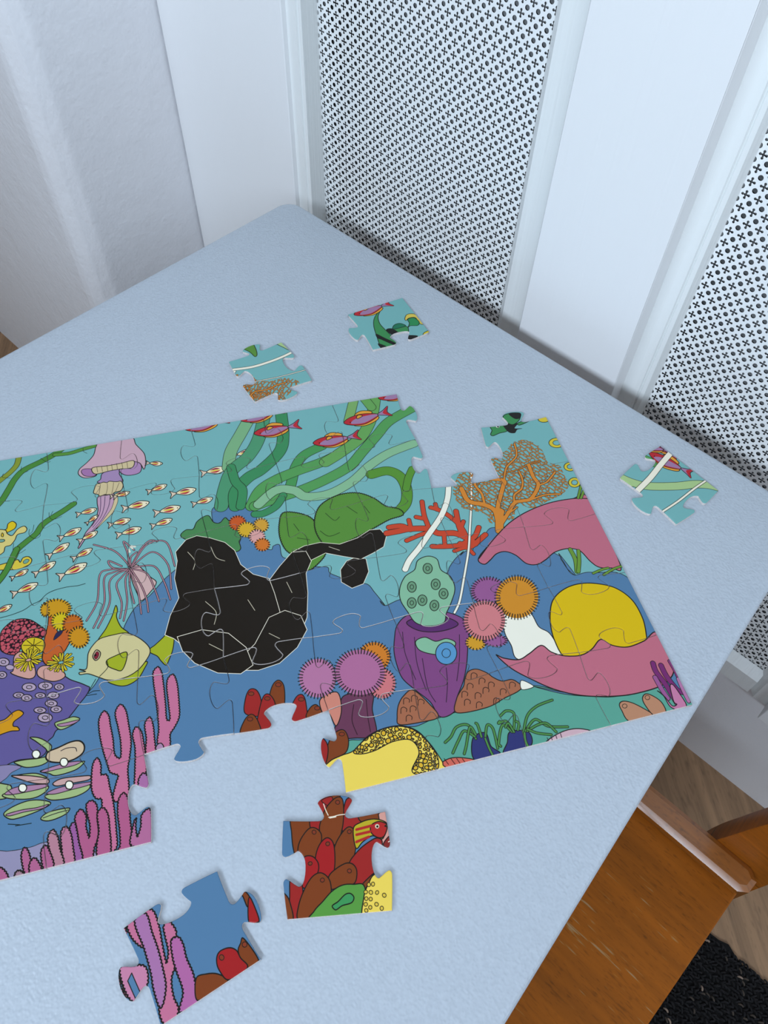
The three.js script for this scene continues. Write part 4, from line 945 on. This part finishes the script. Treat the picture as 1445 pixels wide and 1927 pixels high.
for (const [r, k, x, z, ox, oy, turn, label] of [
  [0, 0, 0.2053, 0.0694, 4677, 253, -12.44, 'loose corner jigsaw piece with a green striped fish and a yellow ring'],
  [1, 1, 0.1764, 0.1832, 4122, 753, 71.67, 'loose jigsaw piece with two white lines and orange sea fan branches'],
  [0, 1, 0.4789, 0.0517, 4128, 253, 65.79, 'loose jigsaw piece with a red and violet fish crossed by a white line'],
  [5, 4, 0.4878, 0.4090, 2471, 2738, 9.78, 'loose jigsaw piece printed with brown and red tube corals and a green lump'],
  [5, 5, 0.4612, 0.4872, 1923, 2742, -17.09, 'loose jigsaw piece with blue water and pink column corals, nearest the camera'],
]) {
  const { g, mats } = pieceGeometry(r, k, ox, oy), m = mesh('puzzle_piece', g, mats);
  m.position.set(x, TOP + 0.00002, z); m.rotation.y = YAW - THREE.MathUtils.degToRad(turn);
  m.userData = { label, category: 'puzzle piece', group: 'loose jigsaw pieces on the table' };
}

// ---------- the chair ----------
{
  const t = thing('chair', 'small varnished wooden chair with a worn plywood seat, pushed under the near right table edge', 'chair');
  const Y = 0.30, X0 = 0.40, X1 = 0.7165;                // it faces the table (-x); its back rises at the right
  mesh('seat', slab([[X0, 0.150], [X1 - 0.001, 0.150], [X1 - 0.007, 0.30], [X1 - 0.012, 0.45], [X0, 0.45]], Y - 0.013, Y, 0.0022), MAT.seat, t);
  for (const [z0, z1] of [[0.127, 0.1525], [0.4475, 0.473]])
    mesh('side_rail', slab([[X0 - 0.005, z0], [X1 - 0.004, z0], [X1 + 0.005, z0 + 0.007], [X1 + 0.004, z1 - 0.006], [X1 - 0.004, z1], [X0 - 0.005, z1]], Y - 0.035, Y + 0.012, 0.0036, 1, 0.0052, 0.45), MAT.bar, t);
  // rear uprights: leg below the seat, post of the back above it
  const front = [[0.684, 0], [0.676, 0.15], [0.676, 0.27], [0.681, 0.33], [0.689, 0.40], [0.704, 0.50], [0.726, 0.60], [0.748, 0.68]], rear = [[0.775, 0.69], [0.758, 0.60], [0.742, 0.50], [0.735, 0.40], [0.732, 0.33], [0.731, 0.27], [0.728, 0.15], [0.716, 0]];
  const side = (p, n) => new THREE.SplineCurve(p.map(([x, y]) => new THREE.Vector2(x, y))).getPoints(n).map((v) => [v.x, v.y]);
  const post = [...side(front, 24), ...side(rear, 24)].map(([x, y]) => [x, y]);
  for (const [z0, y0] of [[0.103, 0.0068], [0.475, 0.0068]]) mesh('upright', profile(post.map(([x, y]) => [x, Math.max(y, y0)]), z0, z0 + 0.0235, 0.0012), MAT.leg, t);
  for (const y of [0.595, 0.645]) mesh('back_slat', boxUV(box(0.722 + (y - 0.595) * 0.5, 0.736 + (y - 0.595) * 0.5, y, y + 0.032, 0.1265, 0.475, 0.004), true), MAT.leg, t);
  for (const z of [0.1275, 0.4485]) mesh('leg', box(0.412, 0.44, 0, Y - 0.0132, z, z + 0.024, 0.003), MAT.leg, t);
}

// ---------- the rug ----------
{
  const t = thing('rug', 'black woven rug with a frayed wavy edge and pale flecks on the floor', 'rug');
  const o = []; for (let i = 0; i <= 90; i++) { const x = 0.585 + i * 0.0113; o.push([x, 0.0885 - (x - 0.78) * 0.06 + Math.sin(i * 1.9) * 0.0018 + Math.sin(i * 0.63) * 0.0032 + (rnd() - 0.5) * 0.003]); }
  o.push([1.605, 1.0], [0.585, 1.0]);
  mesh('backing', slab(o, 0.0003, 0.004), new THREE.MeshStandardMaterial({ color: '#0a0809', roughness: 1 }), t);
  const loop = new THREE.TorusGeometry(0.0025, 0.0012, 5, 7, Math.PI); const N = 25600;
  const inst = shade(new THREE.InstancedMesh(loop, new THREE.MeshStandardMaterial({ color: '#ffffff', roughness: 0.95 }), N)); inst.name = 'loop_pile'; inst.userData = { kind: 'stuff' };
  const M4 = new THREE.Matrix4(), q = new THREE.Quaternion(), E = new THREE.Euler(), col = new THREE.Color();
  for (let i = 0; i < N; i++) {
    const x = 0.62 + (i % 160) * 0.0047 + (rnd() - 0.5) * 0.003, row = Math.floor(i / 160), z = 0.0915 - (x - 0.78) * 0.06 + row * 0.0045 + (rnd() - 0.5) * 0.003;
    E.set((rnd() - 0.5) * 0.5, (row % 2 ? 0.5 : -0.5) + (rnd() - 0.5), (rnd() - 0.5) * 0.4); q.setFromEuler(E);
    M4.compose(new THREE.Vector3(x, 0.0035, z), q, new THREE.Vector3(1, 0.8 + rnd() * 0.5, 1)); inst.setMatrixAt(i, M4);
    const k = rnd(); col.set(k < 0.025 ? '#9a8474' : k < 0.06 ? '#4a4038' : k < 0.5 ? '#121012' : '#1b191b'); inst.setColorAt(i, col);
  }
  t.add(inst);
}

renderer.render(scene, camera);
